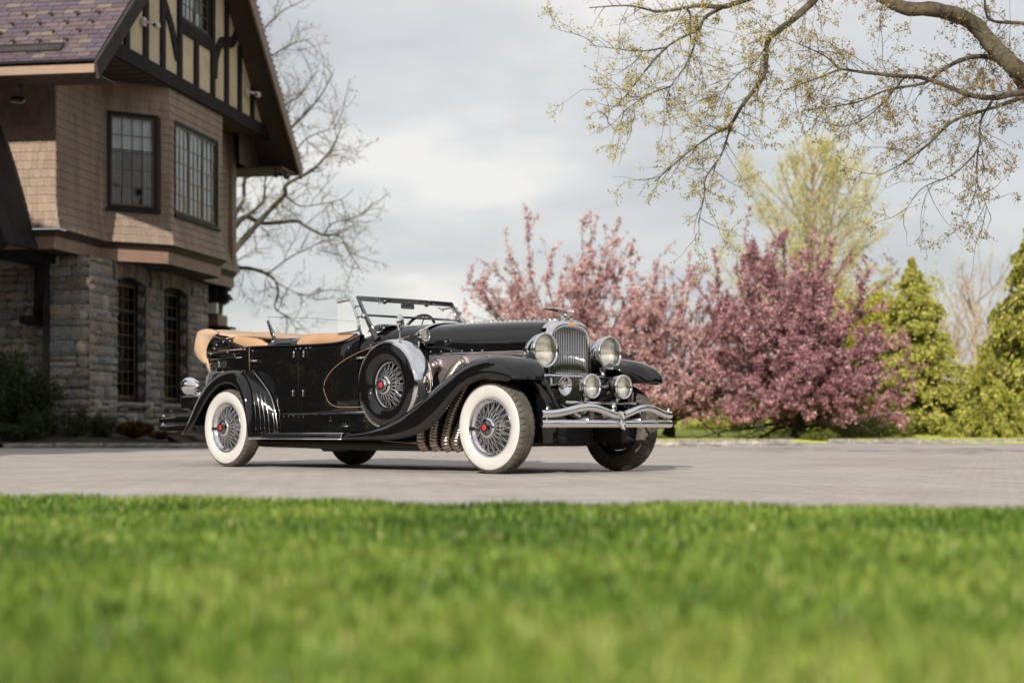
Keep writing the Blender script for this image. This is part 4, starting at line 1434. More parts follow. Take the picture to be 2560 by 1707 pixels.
# winged emblem in orange enamel on the header
b = MB(); b.add([(.139, -.045, 1.328), (.141, 0, 1.318), (.139, .045, 1.328), (.141, .015, 1.338), (.141, 0, 1.350), (.141, -.015, 1.338)], [(0, 1, 2, 3, 4, 5)]); o = b.build('emblem', P_ORG, car); solidify(o, .006)
b = MB(); b.tube(catmull([(.11, -.12, 1.352), (.125, -.03, 1.362), (.130, .02, 1.357), (.138, 0, 1.345)], 5), .006, 6); b.build('emblem_trim', P_CHR, car)
# cap and winged mascot
b = MB(); b.lathe([(.001, 1.432), (.02, 1.430), (.028, 1.42), (.05, 1.415), (.062, 1.405), (.062, 1.392), (.045, 1.385), (.045, 1.365)], 16, (.055, 0, 0), 'Z')
for k in range(8): b.cbox((.055 + .062 * cos(k * pi / 4), .062 * sin(k * pi / 4), 1.400), (.016, .016, .016))
b.build('radiator_cap', P_CHR2, car)
b = MB()
b.tube([(.06, 0, 1.42), (.09, 0, 1.432), (.13, 0, 1.437), (.17, 0, 1.445)], [.006, .013, .010, .002], 8)
for sy in (-1, 1):
    b.loft([[(.13, sy * .006, 1.437), (.06, sy * .01, 1.434), (.06, sy * .01, 1.430)], [(.10, sy * .05, 1.450), (.02, sy * .06, 1.446), (.02, sy * .06, 1.442)], [(.04, sy * .115, 1.468), (-.03, sy * .12, 1.462), (-.03, sy * .12, 1.460)], [(-.04, sy * .155, 1.476), (-.06, sy * .155, 1.474), (-.06, sy * .155, 1.473)]], True, True, True, smooth=False)
b.build('mascot', P_CHR2, car)

# --- side mesh panels and louvres on the bonnet
for sy in (-1, 1):
    b = MB()
    def bw(x): return float(np.interp(-x, [-.03, .4, .9, 1.395], [.268, .315, .385, .475]))
    b.loft([[(x, sy * (bw(x) + .006), .78), (x, sy * (bw(x) + .006), 1.085)] for x in np.linspace(-.02, -1.27, 8)], closed=False, smooth=False)
    o = b.build('side_mesh', P_MESH, car)
    b = MB()
    b.tube([(x, sy * (bw(x) + .008), 1.09) for x in np.linspace(-.02, -1.27, 8)], .008, 6)
    b.tube([(-.02, sy * (bw(-.02) + .008), 1.09), (-.012, sy * (bw(-.02) + .008), .80)], .008, 6)
    b.build('mesh_frame', P_CHR2, car)
    b = MB()
    for k in range(6):
        x = -1.25 + k * .12
        b.lathe([(.001, sy * .012), (.007, sy * .008), (.008, 0)], 8, (x, sy * (bw(x) + .004), 1.112), 'Y')
    b.build('rivets', P_CHR, car)


# --- exhaust pipes
def flex(path, r=.054, step=.026):
    P = catmull(path, 12); P = [Vector(p) for p in P]
    L = [0]
    for i in range(1, len(P)): L.append(L[-1] + (P[i] - P[i - 1]).length)
    n = int(L[-1] / step * 4); pts = []; rr = []
    for k in range(n + 1):
        d_ = L[-1] * k / n
        pts.append(tuple(np.array([np.interp(d_, L, [p[i] for p in P]) for i in range(3)])))
        rr.append(r * (1.0, 1.03, .93, .80)[k % 4])
    m = MB(); m.tube(pts, rr, 14, up=(.3, .9, .1)); return m


for sy in (-1,):
    for (x0, z0, x2) in ((-1.165, .985, -1.138), (-.86, 1.0, -.966), (-.56, 1.0, -.808), (-.27, .985, -.668)):
        y0 = -bw(x0)
        path = [(x0, y0 + .03, z0), (x0 + .005, y0 - .06, z0 - .010), (x0 * .96 + x2 * .04, y0 - .115, z0 - .06), (x0 * .85 + x2 * .15, min(-.56, y0 - .15), z0 - .16), (x0 * .62 + x2 * .38, -.61, .70), (x0 * .35 + x2 * .65, -.645, .55), (x0 * .12 + x2 * .88, -.66, .38), (x2, -.66, .27), (x2 - .01, -.61, .215)]
        m_ = flex([(p[0], p[1] * (-sy), p[2]) for p in path])
        m_.build('exhaust_pipe', P_PIPE, car)
        b = MB(); b.lathe([(.048, 0), (.062, -.012), (.065, -.03), (.055, -.04), (.046, -.04)], 18, (x0, y0 + .005, z0), 'Y')
        if sy > 0: b.v = [(p[0], -p[1], p[2]) for p in b.v]
        b.build('pipe_collar', P_CHR, car)
b = MB(); b.tube([(-.45, -.56, .245), (-1.25, -.56, .235), (-2.2, -.50, .235), (-3.9, -.50, .26)], .055, 10); b.build('exhaust_main', P_UND, car)
b = MB(); b.loft([[(x, -.70 + .20 * k / 4, z - .012 * sin(k / 4 * pi)) for k in range(5)] for x, z in ((-1.15, .27), (-1.3, .262), (-1.5, .272), (-1.7, .285))], closed=False); b.build('pipe_tray', P_CLOTH, car)


# --- fenders
def fender(C, L, inner_y=-.50, crown_y=-.80, out_y=-.975, name='fender', in_drop=.02, sec_n=4, thick=.010, nose=None):
    n = len(C)
    keys = []
    for i in range(n):
        c = np.array(C[i]); l = np.array(L[i])
        iy = inner_y if not isinstance(inner_y, (list, tuple)) else inner_y[i]
        t_ = (l - c)
        # section: inner edge, across the crown, round the shoulder, down to the lip
        ring = [(c[0] + .0, iy, c[1] - in_drop), (c[0], iy * .62 + crown_y * .38, c[1] - in_drop * .30), (c[0], iy * .25 + crown_y * .75, c[1]), (c[0] + t_[0] * .04, crown_y * .62 + out_y * .38, c[1] + t_[1] * .045),
                (c[0] + t_[0] * .22, crown_y * .27 + out_y * .73, c[1] + t_[1] * .18), (c[0] + t_[0] * .50, crown_y * .07 + out_y * .93, c[1] + t_[1] * .42), (c[0] + t_[0] * .68, out_y, c[1] + t_[1] * .70), (l[0], out_y + .004, l[1])]
        ring = np.array(ring)
        if nose is not None and i < len(nose):
            w_ = nose[i]; ring[0, 0] -= .20 * w_; ring[1, 0] -= .07 * w_; ring[0, 2] += in_drop * w_; q_ = min(1, max(0, (ring[2, 2] - .81) * 6)); ring[0, 2] -= .05 * q_; ring[1, 2] -= .02 * q_
        keys.append((0.0, ring))
    secs = interp_sections(keys, 6)
    rings = [smooth_ring(s_, sec_n) for _, s_ in secs]
    obs = []
    for sy in (1, -1):
        b = MB(); b.loft([[(p[0], p[1] * sy, p[2]) for p in r] for r in rings], closed=False)
        o = b.build(name, P_BLK, car); solidify(o, thick, 1 if False else 0)
        lip = [(r[-1][0], (r[-1][1]) * sy, r[-1][2]) for r in rings]
        e = MB(); e.tube(lip, .0075, 6); e.build('fender_edge', P_BLK, o)
        obs.append(o)
    return obs, rings


CF = [(.462, .812), (.455, .855), (.432, .905), (.375, .960), (.28, 1.003), (.14, 1.030), (-.01, 1.034), (-.20, 1.010), (-.385, .956), (-.585, .865), (-.815, .744), (-1.03, .630), (-1.25, .525), (-1.45, .452), (-1.66, .392), (-1.93, .350)]
LF = [(.325, .810), (.325, .808), (.315, .806), (.285, .807), (.21, .816), (.10, .832), (-.04, .824), (-.19, .778), (-.32, .705), (-.435, .605), (-.545, .500), (-.69, .412), (-.89, .345), (-1.15, .305), (-1.52, .297), (-1.93, .295)]
iy = [-.56, -.55, -.53, -.50, -.47, -.44, -.43, -.43, -.45, -.47, -.50, -.54, -.58, -.64, -.70, -.74]
fo, rgs = fender(CF, LF, inner_y=iy, name='front_fender', crown_y=-.74, nose=[1, .95, .8, .5, .25, .1])
# inner valance from the fender down to the frame, either side of the grille
for sy in (-1, 1):
    b = MB()
    b.loft([[(.24, sy * .66, .86), (.34, sy * .60, .84), (.352, sy * .54, .82)], [(.30, sy * .64, .78), (.36, sy * .57, .77), (.375, sy * .51, .75)], [(.30, sy * .62, .68), (.38, sy * .54, .67), (.40, sy * .47, .66)], [(.28, sy * .58, .56), (.40, sy * .49, .56), (.43, sy * .43, .56)], [(.26, sy * .55, .44), (.42, sy * .45, .44), (.46, sy * .39, .46)]], closed=False)
    b.loft([[(.34, sy * .54, .84), (.02, sy * .36, .90), (-.50, sy * .38, .90)], [(.28, sy * .60, .60), (.02, sy * .34, .60), (-.50, sy * .36, .60)]], closed=False)
    o = b.build('valance', P_BLK, car); solidify(o, .008)
b = MB(); b.loft([[(x, y, z + .03 * cos(y / .3)) for y in np.linspace(-.33, .33, 9)] for x, z in ((.10, .555), (.25, .54), (.40, .50), (.52, .46), (.56, .42))], closed=False); o = b.build('front_apron', P_BLK, car); solidify(o, .008)

CR = [(-4.70, .335), (-4.62, .42), (-4.53, .54), (-4.43, .68), (-4.30, .815), (-4.13, .925), (-3.95, .985), (-3.79, 1.005), (-3.645, .978), (-3.53, .905), (-3.455, .790), (-3.42, .64), (-3.40, .47), (-3.392, .31)]
LR = [(-4.50, .335), (-4.44, .38), (-4.36, .46), (-4.27, .57), (-4.17, .68), (-4.05, .775), (-3.92, .84), (-3.78, .862), (-3.655, .838), (-3.565, .770), (-3.505, .665), (-3.462, .55), (-3.432, .43), (-3.415, .31)]
fr, rr_ = fender(CR, LR, inner_y=-.62, crown_y=-.82, out_y=-.985, name='rear_fender', in_drop=.03)
# ribbed panel between rear fender and body
for sy in (-1, 1):
    b = MB()
    cr = [(-3.645, .99), (-3.54, .93), (-3.45, .82), (-3.41, .68), (-3.39, .5), (-3.385, .34)]
    fw_ = [(-3.60, .985), (-3.43, .855), (-3.30, .73), (-3.225, .58), (-3.19, .45), (-3.18, .34)]
    rg = []
    for (a_, c_) in zip(catmull([(p[0], 0, p[1]) for p in cr], 5), catmull([(p[0], 0, p[1]) for p in fw_], 5)):
        rg.append([(a_[0] * (1 - t_) + c_[0] * t_, sy * ((-.925) * (1 - t_) + (-.782) * t_ + .0) * -1, a_[2] * (1 - t_) + c_[2] * t_) for t_ in np.linspace(0, 1, 7)])
    b.loft(rg, closed=False); b.build('gravel_guard', P_BLK, car)
    for k, (ztop) in enumerate((.80, .70, .76, .66, .56)):
        t_ = (.08, .28, .46, .64, .86)[k]
        pts = []
        for z in np.linspace(.35, (.70, .80, .86, .80, .58)[k], 9):
            xa = float(np.interp(z, [p[1] for p in cr[::-1]], [p[0] for p in cr[::-1]])); xb = float(np.interp(z, [p[1] for p in fw_[::-1]], [p[0] for p in fw_[::-1]]))
            pts.append((xa * (1 - t_) + xb * t_, sy * (.925 * (1 - t_) + .782 * t_ + .004), z))
        m_ = MB(); m_.tube(pts, [.004] + [.0075] * 7 + [.003], 8); m_.build('rib', P_DCH, car)  # black ribs given dark chrome to stand in for sun glints
    m_ = MB(); m_.tube([(p[0], sy * .792, p[2]) for p in catmull([(q[0], 0, q[1]) for q in fw_], 5)], .005, 6); m_.build('guard_bead', P_CHR2, car)

# --- running boards, aprons, tool box
for sy in (-1, 1):
    b = MB()
    prof = [(-.74, .300), (-.74, .345), (-.93, .347), (-.962, .343), (-.978, .330), (-.982, .312), (-.975, .296), (-.96, .292)]
    b.loft([[(x, -sy * p[0] * -1 if False else sy * abs(p[0]), p[1]) for p in prof] for x in np.linspace(-3.405, -1.93, 6)], True, True, True, smooth=True)
    b.build('running_board', P_BLK, car)
    b = MB(); b.tube([(-3.40, sy * .984, .294), (-1.93, sy * .984, .294)], .0055, 6); b.tube([(-1.93, sy * .985, .294), (-1.925, sy * .982, .345)], .004, 5); b.tube([(-3.40, sy * .955, .349), (-1.93, sy * .955, .349)], .004, 5); b.build('board_trim', P_CHR, car)
    b = MB()
    for k in range(7): b.box((-3.30, sy * (.80 + k * .018) - .005, .347), (-1.62, sy * (.80 + k * .018) + .005, .352))
    b.build('tread_strips', P_CHR2, car)
    b = MB(); b.bbox((-2.37, -.80, .355), (-1.55, -.70, .548), .012); 
    if sy > 0: b.v = [(p[0], -p[1], p[2]) for p in b.v]
    tb = b.build('tool_box', P_BLK, car)
    b = MB(); b.bbox((-3.19, -.775, .350), (-2.375, -.70, .540), .010)
    if sy > 0: b.v = [(p[0], -p[1], p[2]) for p in b.v]
    b.build('apron', P_BLK, car)
    b = MB(); b.tube([(-2.36, -.805, .551), (-1.56, -.805, .551)], .006, 6)
    b.tube([(-2.12, -.812, .415), (-2.03, -.815, .418)], [.012, .006], 8); b.lathe([(.001, -.01), (.012, -.008), (.014, 0)], 8, (-2.12, -.80, .415), 'Y')
    for (x, z) in ((-2.33, .47), (-2.31, .47), (-2.32, .50), (-1.80, .50), (-1.79, .47), (-1.82, .47), (-2.12, .44), (-2.09, .44), (-3.1, .515), (-3.02, .515), (-2.94, .515), (-2.86, .51), (-2.78, .51)):
        b.lathe([(.001, -.004), (.0045, -.002), (.005, 0)], 6, (x, -.80 if x > -2.4 else -.775, z), 'Y')
    if sy > 0: b.v = [(p[0], -p[1], p[2]) for p in b.v]
    b.build('latch', P_CHR, car)


# --- wheels
def wheel(parent, loc, sy, steer=0.0, ground=True, tyre=True, seed=0):
    """axis along y, outside towards -y for the near side"""
    hub = empty('wheel'); hub.parent = parent; hub.location = loc
    hub.rotation_euler = (0, seed * .37, steer if sy < 0 else steer + pi)
    R, W = .405, .095
    if tyre:
        key = 'tyre'
        if key not in wheel_cache:
            n = 264
            # tread face with cut shoulders
            def mod(r, h, k):
                if r > .372 and abs(h) > .052:
                    c_ = (k % 6) < 1
                    if abs(h) < .089 and c_: return r - .016
                if r > .39 and .040 < abs(h) <= .052: return r - (.004 if (k % 6) in (0, 1, 5) else 0)
                return r
            prof = [(.262, -.070), (.300, -.0955), (.345, -.098), (.368, -.0935), (.376, -.089), (.3865, -.080), (.397, -.067), (.4015, -.0535), (.4030, -.052), (.4035, -.041), (.3975, -.0395), (.3975, -.0365), (.4045, -.035),
                    (.4048, -.0225), (.3985, -.0215), (.3985, -.0185), (.405, -.017), (.405, -.006), (.3985, -.005), (.3985, .0)]
            prof = prof + [(r, -h) for r, h in prof[::-1][1:]]
            m_ = MB(); m_.lathe(prof, n, mod=mod, smooth=False)
            wheel_cache[key] = m_.mesh('tyre', P_RUB)
            m_ = MB(); m_.lathe([(.252, -.074), (.262, -.086), (.285, -.0965), (.315, -.1015), (.345, -.1005), (.362, -.0965), (.3695, -.0925), (.3700, -.089)], 96)
            wheel_cache['ww'] = m_.mesh('whitewall', P_WHT)
        link('tyre', wheel_cache['tyre'], hub); link('whitewall', wheel_cache['ww'], hub)
    if 'rim' not in wheel_cache:
        m_ = MB(); m_.lathe([(.250, -.070), (.258, -.080), (.256, -.089), (.248, -.090), (.243, -.080), (.238, -.060), (.222, -.052), (.216, -.040), (.214, .03), (.222, .05), (.24, .055), (.255, .07)], 80)
        wheel_cache['rim'] = m_.mesh('rim', P_CHR)
        sp = MB(); ns = 20
        for k in range(ns):
            a = 2 * pi * k / ns
            sp.tube([(.064 * cos(a), -.106, .064 * sin(a)), (.214 * cos(a + .36), -.030, .214 * sin(a + .36))], .0029, 5, caps=False)
            sp.tube([(.064 * cos(a + .1), -.104, .064 * sin(a + .1)), (.214 * cos(a - .26), -.030, .214 * sin(a - .26))], .0029, 5, caps=False)
            sp.tube([(.070 * cos(a), .0, .070 * sin(a)), (.215 * cos(a + (.30 if k % 2 else -.30)), -.008, .215 * sin(a + (.30 if k % 2 else -.30)))], .0022, 5, caps=False)
        for k in range(40):
            a = 2 * pi * (k + .5) / 40
            sp.tube([(.216 * cos(a), -.022, .216 * sin(a)), (.203 * cos(a), -.026, .203 * sin(a))], .0045, 5)
        wheel_cache['spokes'] = sp.mesh('spokes', P_CHR)
        h = MB(); h.lathe([(.070, -.128), (.078, -.126), (.086, -.120), (.089, -.110), (.086, -.102), (.066, -.096), (.056, -.08), (.056, -.03), (.075, .0), (.085, .02), (.085, .06)], 40)
        wheel_cache['hub'] = h.mesh('hub', P_CHR)
        h = MB(); h.lathe([(.001, -.158), (.034, -.158), (.050, -.155), (.066, -.140), (.071, -.126)], 8, smooth=False); wheel_cache['nut'] = h.mesh('hub_nut', P_DCH)
        h = MB(); h.lathe([(.026, -.1600), (.045, -.1585)], 24); wheel_cache['ring'] = h.mesh('hub_ring', P_UND)
        h = MB(); h.lathe([(.001, -.1630), (.020, -.1630), (.0265, -.1595)], 6, smooth=False); wheel_cache['red'] = h.mesh('hub_badge', P_RED)
        h = MB(); h.lathe([(.001, .022), (.14, .018), (.208, .012), (.210, .05), (.001, .06)], 40); wheel_cache['drum'] = h.mesh('brake_drum', P_UND)
    for nm, ky in (('rim', 'rim'), ('spokes', 'spokes'), ('hub', 'hub'), ('hub_nut', 'nut'), ('hub_ring', 'ring'), ('hub_badge', 'red'), ('brake_drum', 'drum')):
        if nm == 'brake_drum' and not ground: continue
        link(nm, wheel_cache[ky], hub)
    return hub


wheel_cache = {}
wheel(car, (0, -.805, .4035), -1, radians(1.5), seed=1)
wheel(car, (0, .805, .4035), 1, radians(1.5), seed=2)
wheel(car, (-3.93, -.805, .4035), -1, 0, seed=3)
wheel(car, (-3.93, .805, .4035), 1, 0, seed=4)

# --- side mounted spares in metal covers
for sy in (-1, 1):
    sp = empty('spare_wheel'); sp.parent = car; sp.location = (-1.36, -sy * -.0 + sy * .80, .795); sp.rotation_euler = (0, 0, 0 if sy < 0 else pi)
    h = wheel(sp, (0, -.02, 0), -1, 0, ground=False, tyre=False, seed=5)
    h.name = 'spare_hub'
    for ch in list(h.children):      # keep to three levels: hang the hub's pieces on the spare itself
        ch.parent = sp; ch.location = (0, -.02, 0)
    bpy.data.objects.remove(h)
    b = MB(); b.lathe([(.212, -.060), (.222, -.098), (.250, -.118), (.300, -.128), (.350, -.124), (.385, -.112)], 96); b.build('side_cover', P_BLK, sp)
    b = MB(); b.lathe([(.385, -.1125), (.395, -.110), (.408, -.100), (.420, -.075), (.427, -.035), (.429, .01), (.425, .06), (.415, .092), (.40, .105)], 128); b.build('tread_band', P_CHR, sp)
    b = MB()
    b.lathe([(.207, -.058), (.2125, -.066), (.218, -.060)], 96); b.build('cover_ring', P_CHR, sp)
    b = MB(); b.lathe([(.397, -.1135), (.403, -.116), (.407, -.108)], 128)
    b.build('cover_edge', P_CHR, sp)
    b = MB(); b.lathe([(.40, .105), (.2, .11), (.001, .11)], 48); b.build('back_plate', P_UND, sp)
    # mirror strapped on top
    mr = MB(); mr.tube([(.045, .02, .425), (.045, .02, .50), (.045, .02, .55)], [.010, .007, .009], 8); mr.lathe([(.001, .43), (.03, .43), (.035, .424)], 12, (.045, .02, 0), 'Z'); mr.build('mirror_stalk', P_CHR, sp)
    mr = MB(); mr.lathe([(.001, .035), (.03, .03), (.05, .012), (.056, -.004), (.050, -.01), (.001, -.01)], 24, (.045, .02, .585), 'X'); mr.v = [((p[0] - .045), (p[1] - .02), (p[2] - .585)) for p in mr.v]
    mr.v = [(p[0] * 1.0, p[1] * 1.1, p[2] * 1.5) for p in mr.v]
    mo = mr.build('mirror', P_CHR, sp); mo.location = (.045, .02, .585); mo.rotation_euler = (0, 0, radians(25))

# --- lamps
def lamp(name, loc, R, Lb, parent=car, lens=P_LENS, yaw=0):
    r = empty(name); r.parent = parent; r.location = loc; r.rotation_euler = (0, 0, yaw)
    b = MB(); b.lathe([(R * .97, .0), (R * 1.0, -.02), (R * .97, -.05), (R * .88, -Lb * .40), (R * .70, -Lb * .66), (R * .45, -Lb * .86), (R * .20, -Lb * .96), (.001, -Lb)], 48, axis='X'); b.build('bowl', P_CHR, r)
    b = MB(); b.lathe([(R * .90, .010), (R * .95, .024), (R * 1.02, .022), (R * 1.05, .006), (R * 1.03, -.012), (R * .98, -.02)], 56, axis='X'); b.build('bezel', P_CHR, r)
    b = MB(); b.lathe([(.001, -Lb * .62), (R * .3, -Lb * .56), (R * .55, -Lb * .42), (R * .78, -Lb * .22), (R * .91, -.005)], 40, axis='X'); b.build('reflector', P_REFL, r)
    b = MB(); b.lathe([(.001, R * .20), (R * .3, R * .185), (R * .6, R * .13), (R * .82, R * .06), (R * .925, .012)], 40, axis='X'); o = b.build('lens', lens, r)
    b = MB(); b.lathe([(.001, -Lb * .3), (.014, -Lb * .32), (.016, -Lb * .42), (.010, -Lb * .55)], 12, axis='X'); b.build('bulb', P_CHR2, r)
    return r


for y in (-.408, .432):
    lamp('headlight', (.20, y, 1.083), .150, .24)
    b = MB(); b.tube([(.12, y, .945), (.13, y * .98, .90), (.15, y * .93, .865)], [.035, .022, .028], 10); b.build('headlight_post', P_CHR, car)
for y in (-.185, .225):
    lamp('fog_light', (.55, y, .765), .105, .15)
    b = MB(); b.tube([(.50, y, .665), (.48, y, .64), (.47, y, .625)], [.018, .012, .02], 8)
    b.tube([(.47, y - .03, .65), (.46, y - .05, .60), (.44, y - .04, .53)], .006, 6); b.build('lamp_bracket', P_CHR, car)
b = MB(); b.tube([(.16, -.56, .872), (.19, -.40, .862), (.20, 0, .860), (.19, .40, .862), (.16, .56, .872)], .014, 10); b.build('lamp_tie_bar', P_CHR, car)
b = MB(); b.tube([(.46, -.42, .622), (.47, 0, .618), (.46, .50, .622)], .013, 8); b.tube([(.44, -.45, .60), (.62, -.40, .50)], .012, 6); b.tube([(.44, .5, .60), (.62, .42, .50)], .012, 6); b.build('lamp_bar', P_CHR, car)
b = MB(); b.lathe([(.001, .62), (.02, .61), (.03, .58), (.022, .55), (.04, .52), (.03, .48)], 12, (.60, .05, 0), 'Z'); b.tube([(.60, -.10, .50), (.60, .05, .53), (.60, .24, .50)], .016, 8); b.build('bumper_badge', P_CHR2, car)
# horns
for y in (-.335, .345):
    b = MB()
    b.lathe([(.012, -.30), (.016, -.20), (.022, -.12), (.034, -.06), (.052, -.025), (.074, -.004), (.079, .003), (.076, .006), (.066, -.006), (.045, -.03), (.028, -.06), (.001, -.10)], 32, (.38, y, .765), 'X'); b.v = [(p[0], y + (p[1] - y) * 1.12, .765 + (p[2] - .765) * 1.12) for p in b.v]
    b.lathe([(.001, .004), (.012, 0), (.014, -.04)], 12, (.38, y, .765), 'X')
    b.build('horn', P_CHR, car)
    b = MB(); b.tube([(.30, y, .74), (.28, y * .9, .70)], .015, 6); b.build('horn_mount', P_UND, car)
# cowl lights
for sy in (-1, 1):
    r = lamp('cowl_light', (-1.20, sy * .585, 1.262), .060, .11)
    b = MB(); b.tube([(-1.23, sy * .585, 1.21), (-1.24, sy * .52, 1.16)], [.012, .009], 8); b.build('cowl_light_stalk', P_CHR, car)

# --- bumpers
def bumper_bar(zf, bow, yr, name, prof_s=1.0, sgn=1, x0=.72, ends=None):
    pts = []; n = 64
    for k in range(n + 1):
        y = -yr + 2 * yr * k / n
        pts.append((x0 - sgn * bow * (abs(y) / yr) ** 2.4, y, zf(y)))
    b = MB(); rings = []
    h = .0325 * prof_s
    prof = [(-.012, -h), (.0, -h * 1.0), (.012, -h * .78), (.019, -h * .35), (.0205, 0), (.019, h * .35), (.012, h * .78), (0, h), (-.012, h), (-.006, 0)]
    for p in pts: rings.append([(p[0] + sgn * a_, p[1], p[2] + b_) for a_, b_ in prof])
    b.loft(rings, True, True, True)
    o = b.build(name, P_CHR, car)
    md = o.modifiers.new('edge', 'EDGE_SPLIT'); md.split_angle = radians(60)
    return o


def z_up(y):
    y = abs(y)
    return float(np.interp(y, *zip(*[(p[0], p[1]) for p in zc_])))


zc_ = [(p[0], p[1]) for p in catmull([(0, .507), (.06, .512), (.16, .540), (.27, .568), (.37, .578), (.48, .570), (.60, .543), (.72, .523), (.86, .518)], 8)]
bumper_bar(z_up, .13, .845, 'front_bumper')
bumper_bar(lambda y: .437, .13, .845, 'front_bumper')
b = MB(); b.loft([[(.728 + .03 * (1 - abs(t_ - .5)), -.045 * w_, z), (.775, -.014 * w_, z - .01), (.785, 0, z - .012), (.775, .014 * w_, z - .01), (.728, .045 * w_, z), (.71, 0, z)] for t_, w_, z in ((0, .75, .548), (.2, 1.0, .540), (.5, .70, .49), (.8, .55, .44), (1, .25, .395))], True, True, True, smooth=False)
b.build('bumper_clamp', P_CHR, car)
b = MB()
for y in (-.79, .79):
    x = .72 - .13 * (.79 / .845) ** 2.4
    b.tube([(x - .01, y, .40), (x - .01, y, .56)], .010, 8); b.lathe([(.001, .585), (.012, .58), (.014, .555)], 8, (x - .005, y, -.0), 'Z')
for y in (-.34, .34): b.tube([(.68, y, .47), (.55, y, .46), (.2, y * .95, .44)], .02, 6); b.cbox((.695, y, .48), (.02, .05, .15))
b.build('bumper_brackets', P_CHR2, car, kind='stuff')
for z in (.492, .402):
    o = bumper_bar(lambda y: z, .10, .86, 'rear_bumper', 1.0, -1, -5.30)
b = MB()
for y in (-.80, .80):
    b.tube([(-5.23, y, .37), (-5.23, y, .53)], .020, 10); b.lathe([(.001, .545), (.012, .54), (.018, .52)], 8, (-5.23, y, 0), 'Z')
b.build('rear_bumper_bolt', P_CHR, car)
b = MB()
for y in (-.45, .45): b.tube([(-5.38, y, .45), (-5.1, y, .46), (-4.6, y, .50)], .022, 6)
b.build('rear_bumper_bracket', P_UND, car)
b = MB(); b.bbox((-5.26, -.55, .595), (-4.80, .55, .755), .02); b.build('rear_tank_cover', P_BLK, car)
b = MB(); b.bbox((-5.29, -.40, .60), (-5.27, -.05, .76), .004); b.build('plate_bracket', P_UND, car)
b = MB(); b.lathe([(.001, .015), (.010, .012), (.014, 0)], 8, (-5.265, -.50, .74), 'X'); b.build('rivets', P_CHR, car)
for sy in (-1, 1):
    tl = empty('tail_light'); tl.parent = car; tl.location = (-4.80, sy * .73, .85)
    b = MB(); b.lathe([(.001, .16), (.03, .14), (.065, .07), (.092, .0), (.100, -.035), (.096, -.045)], 32, axis='X'); b.build('housing', P_CHR, tl)
    b = MB(); b.lathe([(.096, -.046), (.085, -.06), (.001, -.075)], 32, axis='X'); b.build('tail_lens', P_CHR2, tl)
    b = MB(); b.tube([(-4.76, sy * .73, .78), (-4.62, sy * .68, .74)], .03, 8); b.build('tail_light_arm', P_CHR, car)

# --- underbody
b = MB()
b.box((-4.55, -.46, .27), (.42, -.36, .44)); b.box((-4.55, .36, .27), (.42, .46, .44)); b.box((-3.3, -.36, .25), (-.9, .36, .40)); b.box((-.9, -.25, .235), (-.1, .25, .50))
b.tube([(0, -.72, .36), (0, -.4, .27), (0, .4, .27), (0, .72, .36)], .035, 8); b.tube([(-3.93, -.72, .405), (-3.93, .72, .405)], .05, 10)
b.lathe([(.001, -.16), (.1, -.14), (.17, 0), (.1, .14), (.001, .16)], 16, (-3.93, 0, .40), 'Y'); b.tube([(-3.93, 0, .39), (-1.5, 0, .36)], .045, 8)
b.box((-4.8, -.55, .33), (-4.2, .55, .58)); b.tube([(-2.9, -.40, .25), (-2.5, -.40, .25)], .09, 10)
b.box((.05, -.3, .30), (.12, .3, .42))
b.box((-.75, -.50, .44), (-.05, -.30, .86)); b.box((-.75, .30, .44), (-.05, .50, .86))
b.tube([(.10, -.60, .29), (.10, .60, .29)], .014, 6)
b.build('chassis', P_UND, car)

# --- windscreen
def wpt(y, z): # plane of the windscreen, raked
    return (-1.86 - (z - 1.25) * .66, y, z)


ws = empty('windscreen'); ws.parent = car
b = MB()
hwT = .615
b.tube([wpt(-hwT, 1.660), wpt(0, 1.664), wpt(hwT, 1.660)], [(.014, .022)] * 3, 8, up=(.6, 0, .8))
b.tube([wpt(-hwT + .02, 1.640), wpt(hwT - .02, 1.640)], [(.008, .013)] * 2, 8, up=(.6, 0, .8))
b.tube([wpt(-.60, 1.487), wpt(.60, 1.487)], [(.010, .013)] * 2, 8, up=(.6, 0, .8))
b.build('top_rail', P_DCH, ws)
for sy in (-1, 1):
    b = MB(); b.tube([wpt(sy * .617, 1.668), wpt(sy * .617, 1.50), wpt(sy * .612, 1.40), wpt(sy * .606, 1.245)], [(.013, .018), (.014, .022), (.015, .030), (.012, .040)], 10, up=(.6, 0, .8)); b.build('pillar', P_DCH, ws)
    b = MB(); b.tube([wpt(sy * .600, 1.645), wpt(sy * .600, 1.49)], [(.010, .010)] * 2, 8); b.build('inner_frame', P_CHR2, ws)
    b = MB(); b.lathe([(.001, -.02), (.022, -.015), (.026, 0), (.022, .015), (.001, .02)], 14, (wpt(0, 1.488)[0] - .01, sy * .63, 1.478), 'Y'); b.build('pivot_knob', P_CHR2, ws)
b = MB(); b.add([wpt(-.60, 1.49), wpt(.60, 1.49), wpt(.60, 1.648), wpt(-.60, 1.648)], [(0, 1, 2, 3)]); b.build('glass', P_GLASS, ws)
b = MB()
for (y, dy, dz) in ((-.27, .155, -.09), (.28, .0, -.085)):
    c = wpt(y, 1.652); b.lathe([(.001, .03), (.02, .025), (.026, 0), (.001, -.02)], 10, (c[0] - .02, y, 1.638), 'X')
    b.cbox((c[0] + .03, y, 1.655), (.05, .05, .022))
for (a_, c_) in (((-.24, 1.665), (-.40, 1.612)), ((.28, 1.672), (.44, 1.575))):
    p0 = wpt(*a_); p1 = wpt(*c_); p0 = (p0[0] + .035, p0[1], p0[2]); p1 = (p1[0] + .02, p1[1], p1[2])
    b.tube([p0, p1], .005, 5); pm = [(p0[i] + p1[i]) / 2 for i in range(3)]; b.tube([pm, p1], .006, 5)
b.build('wipers', P_CHR2, ws)
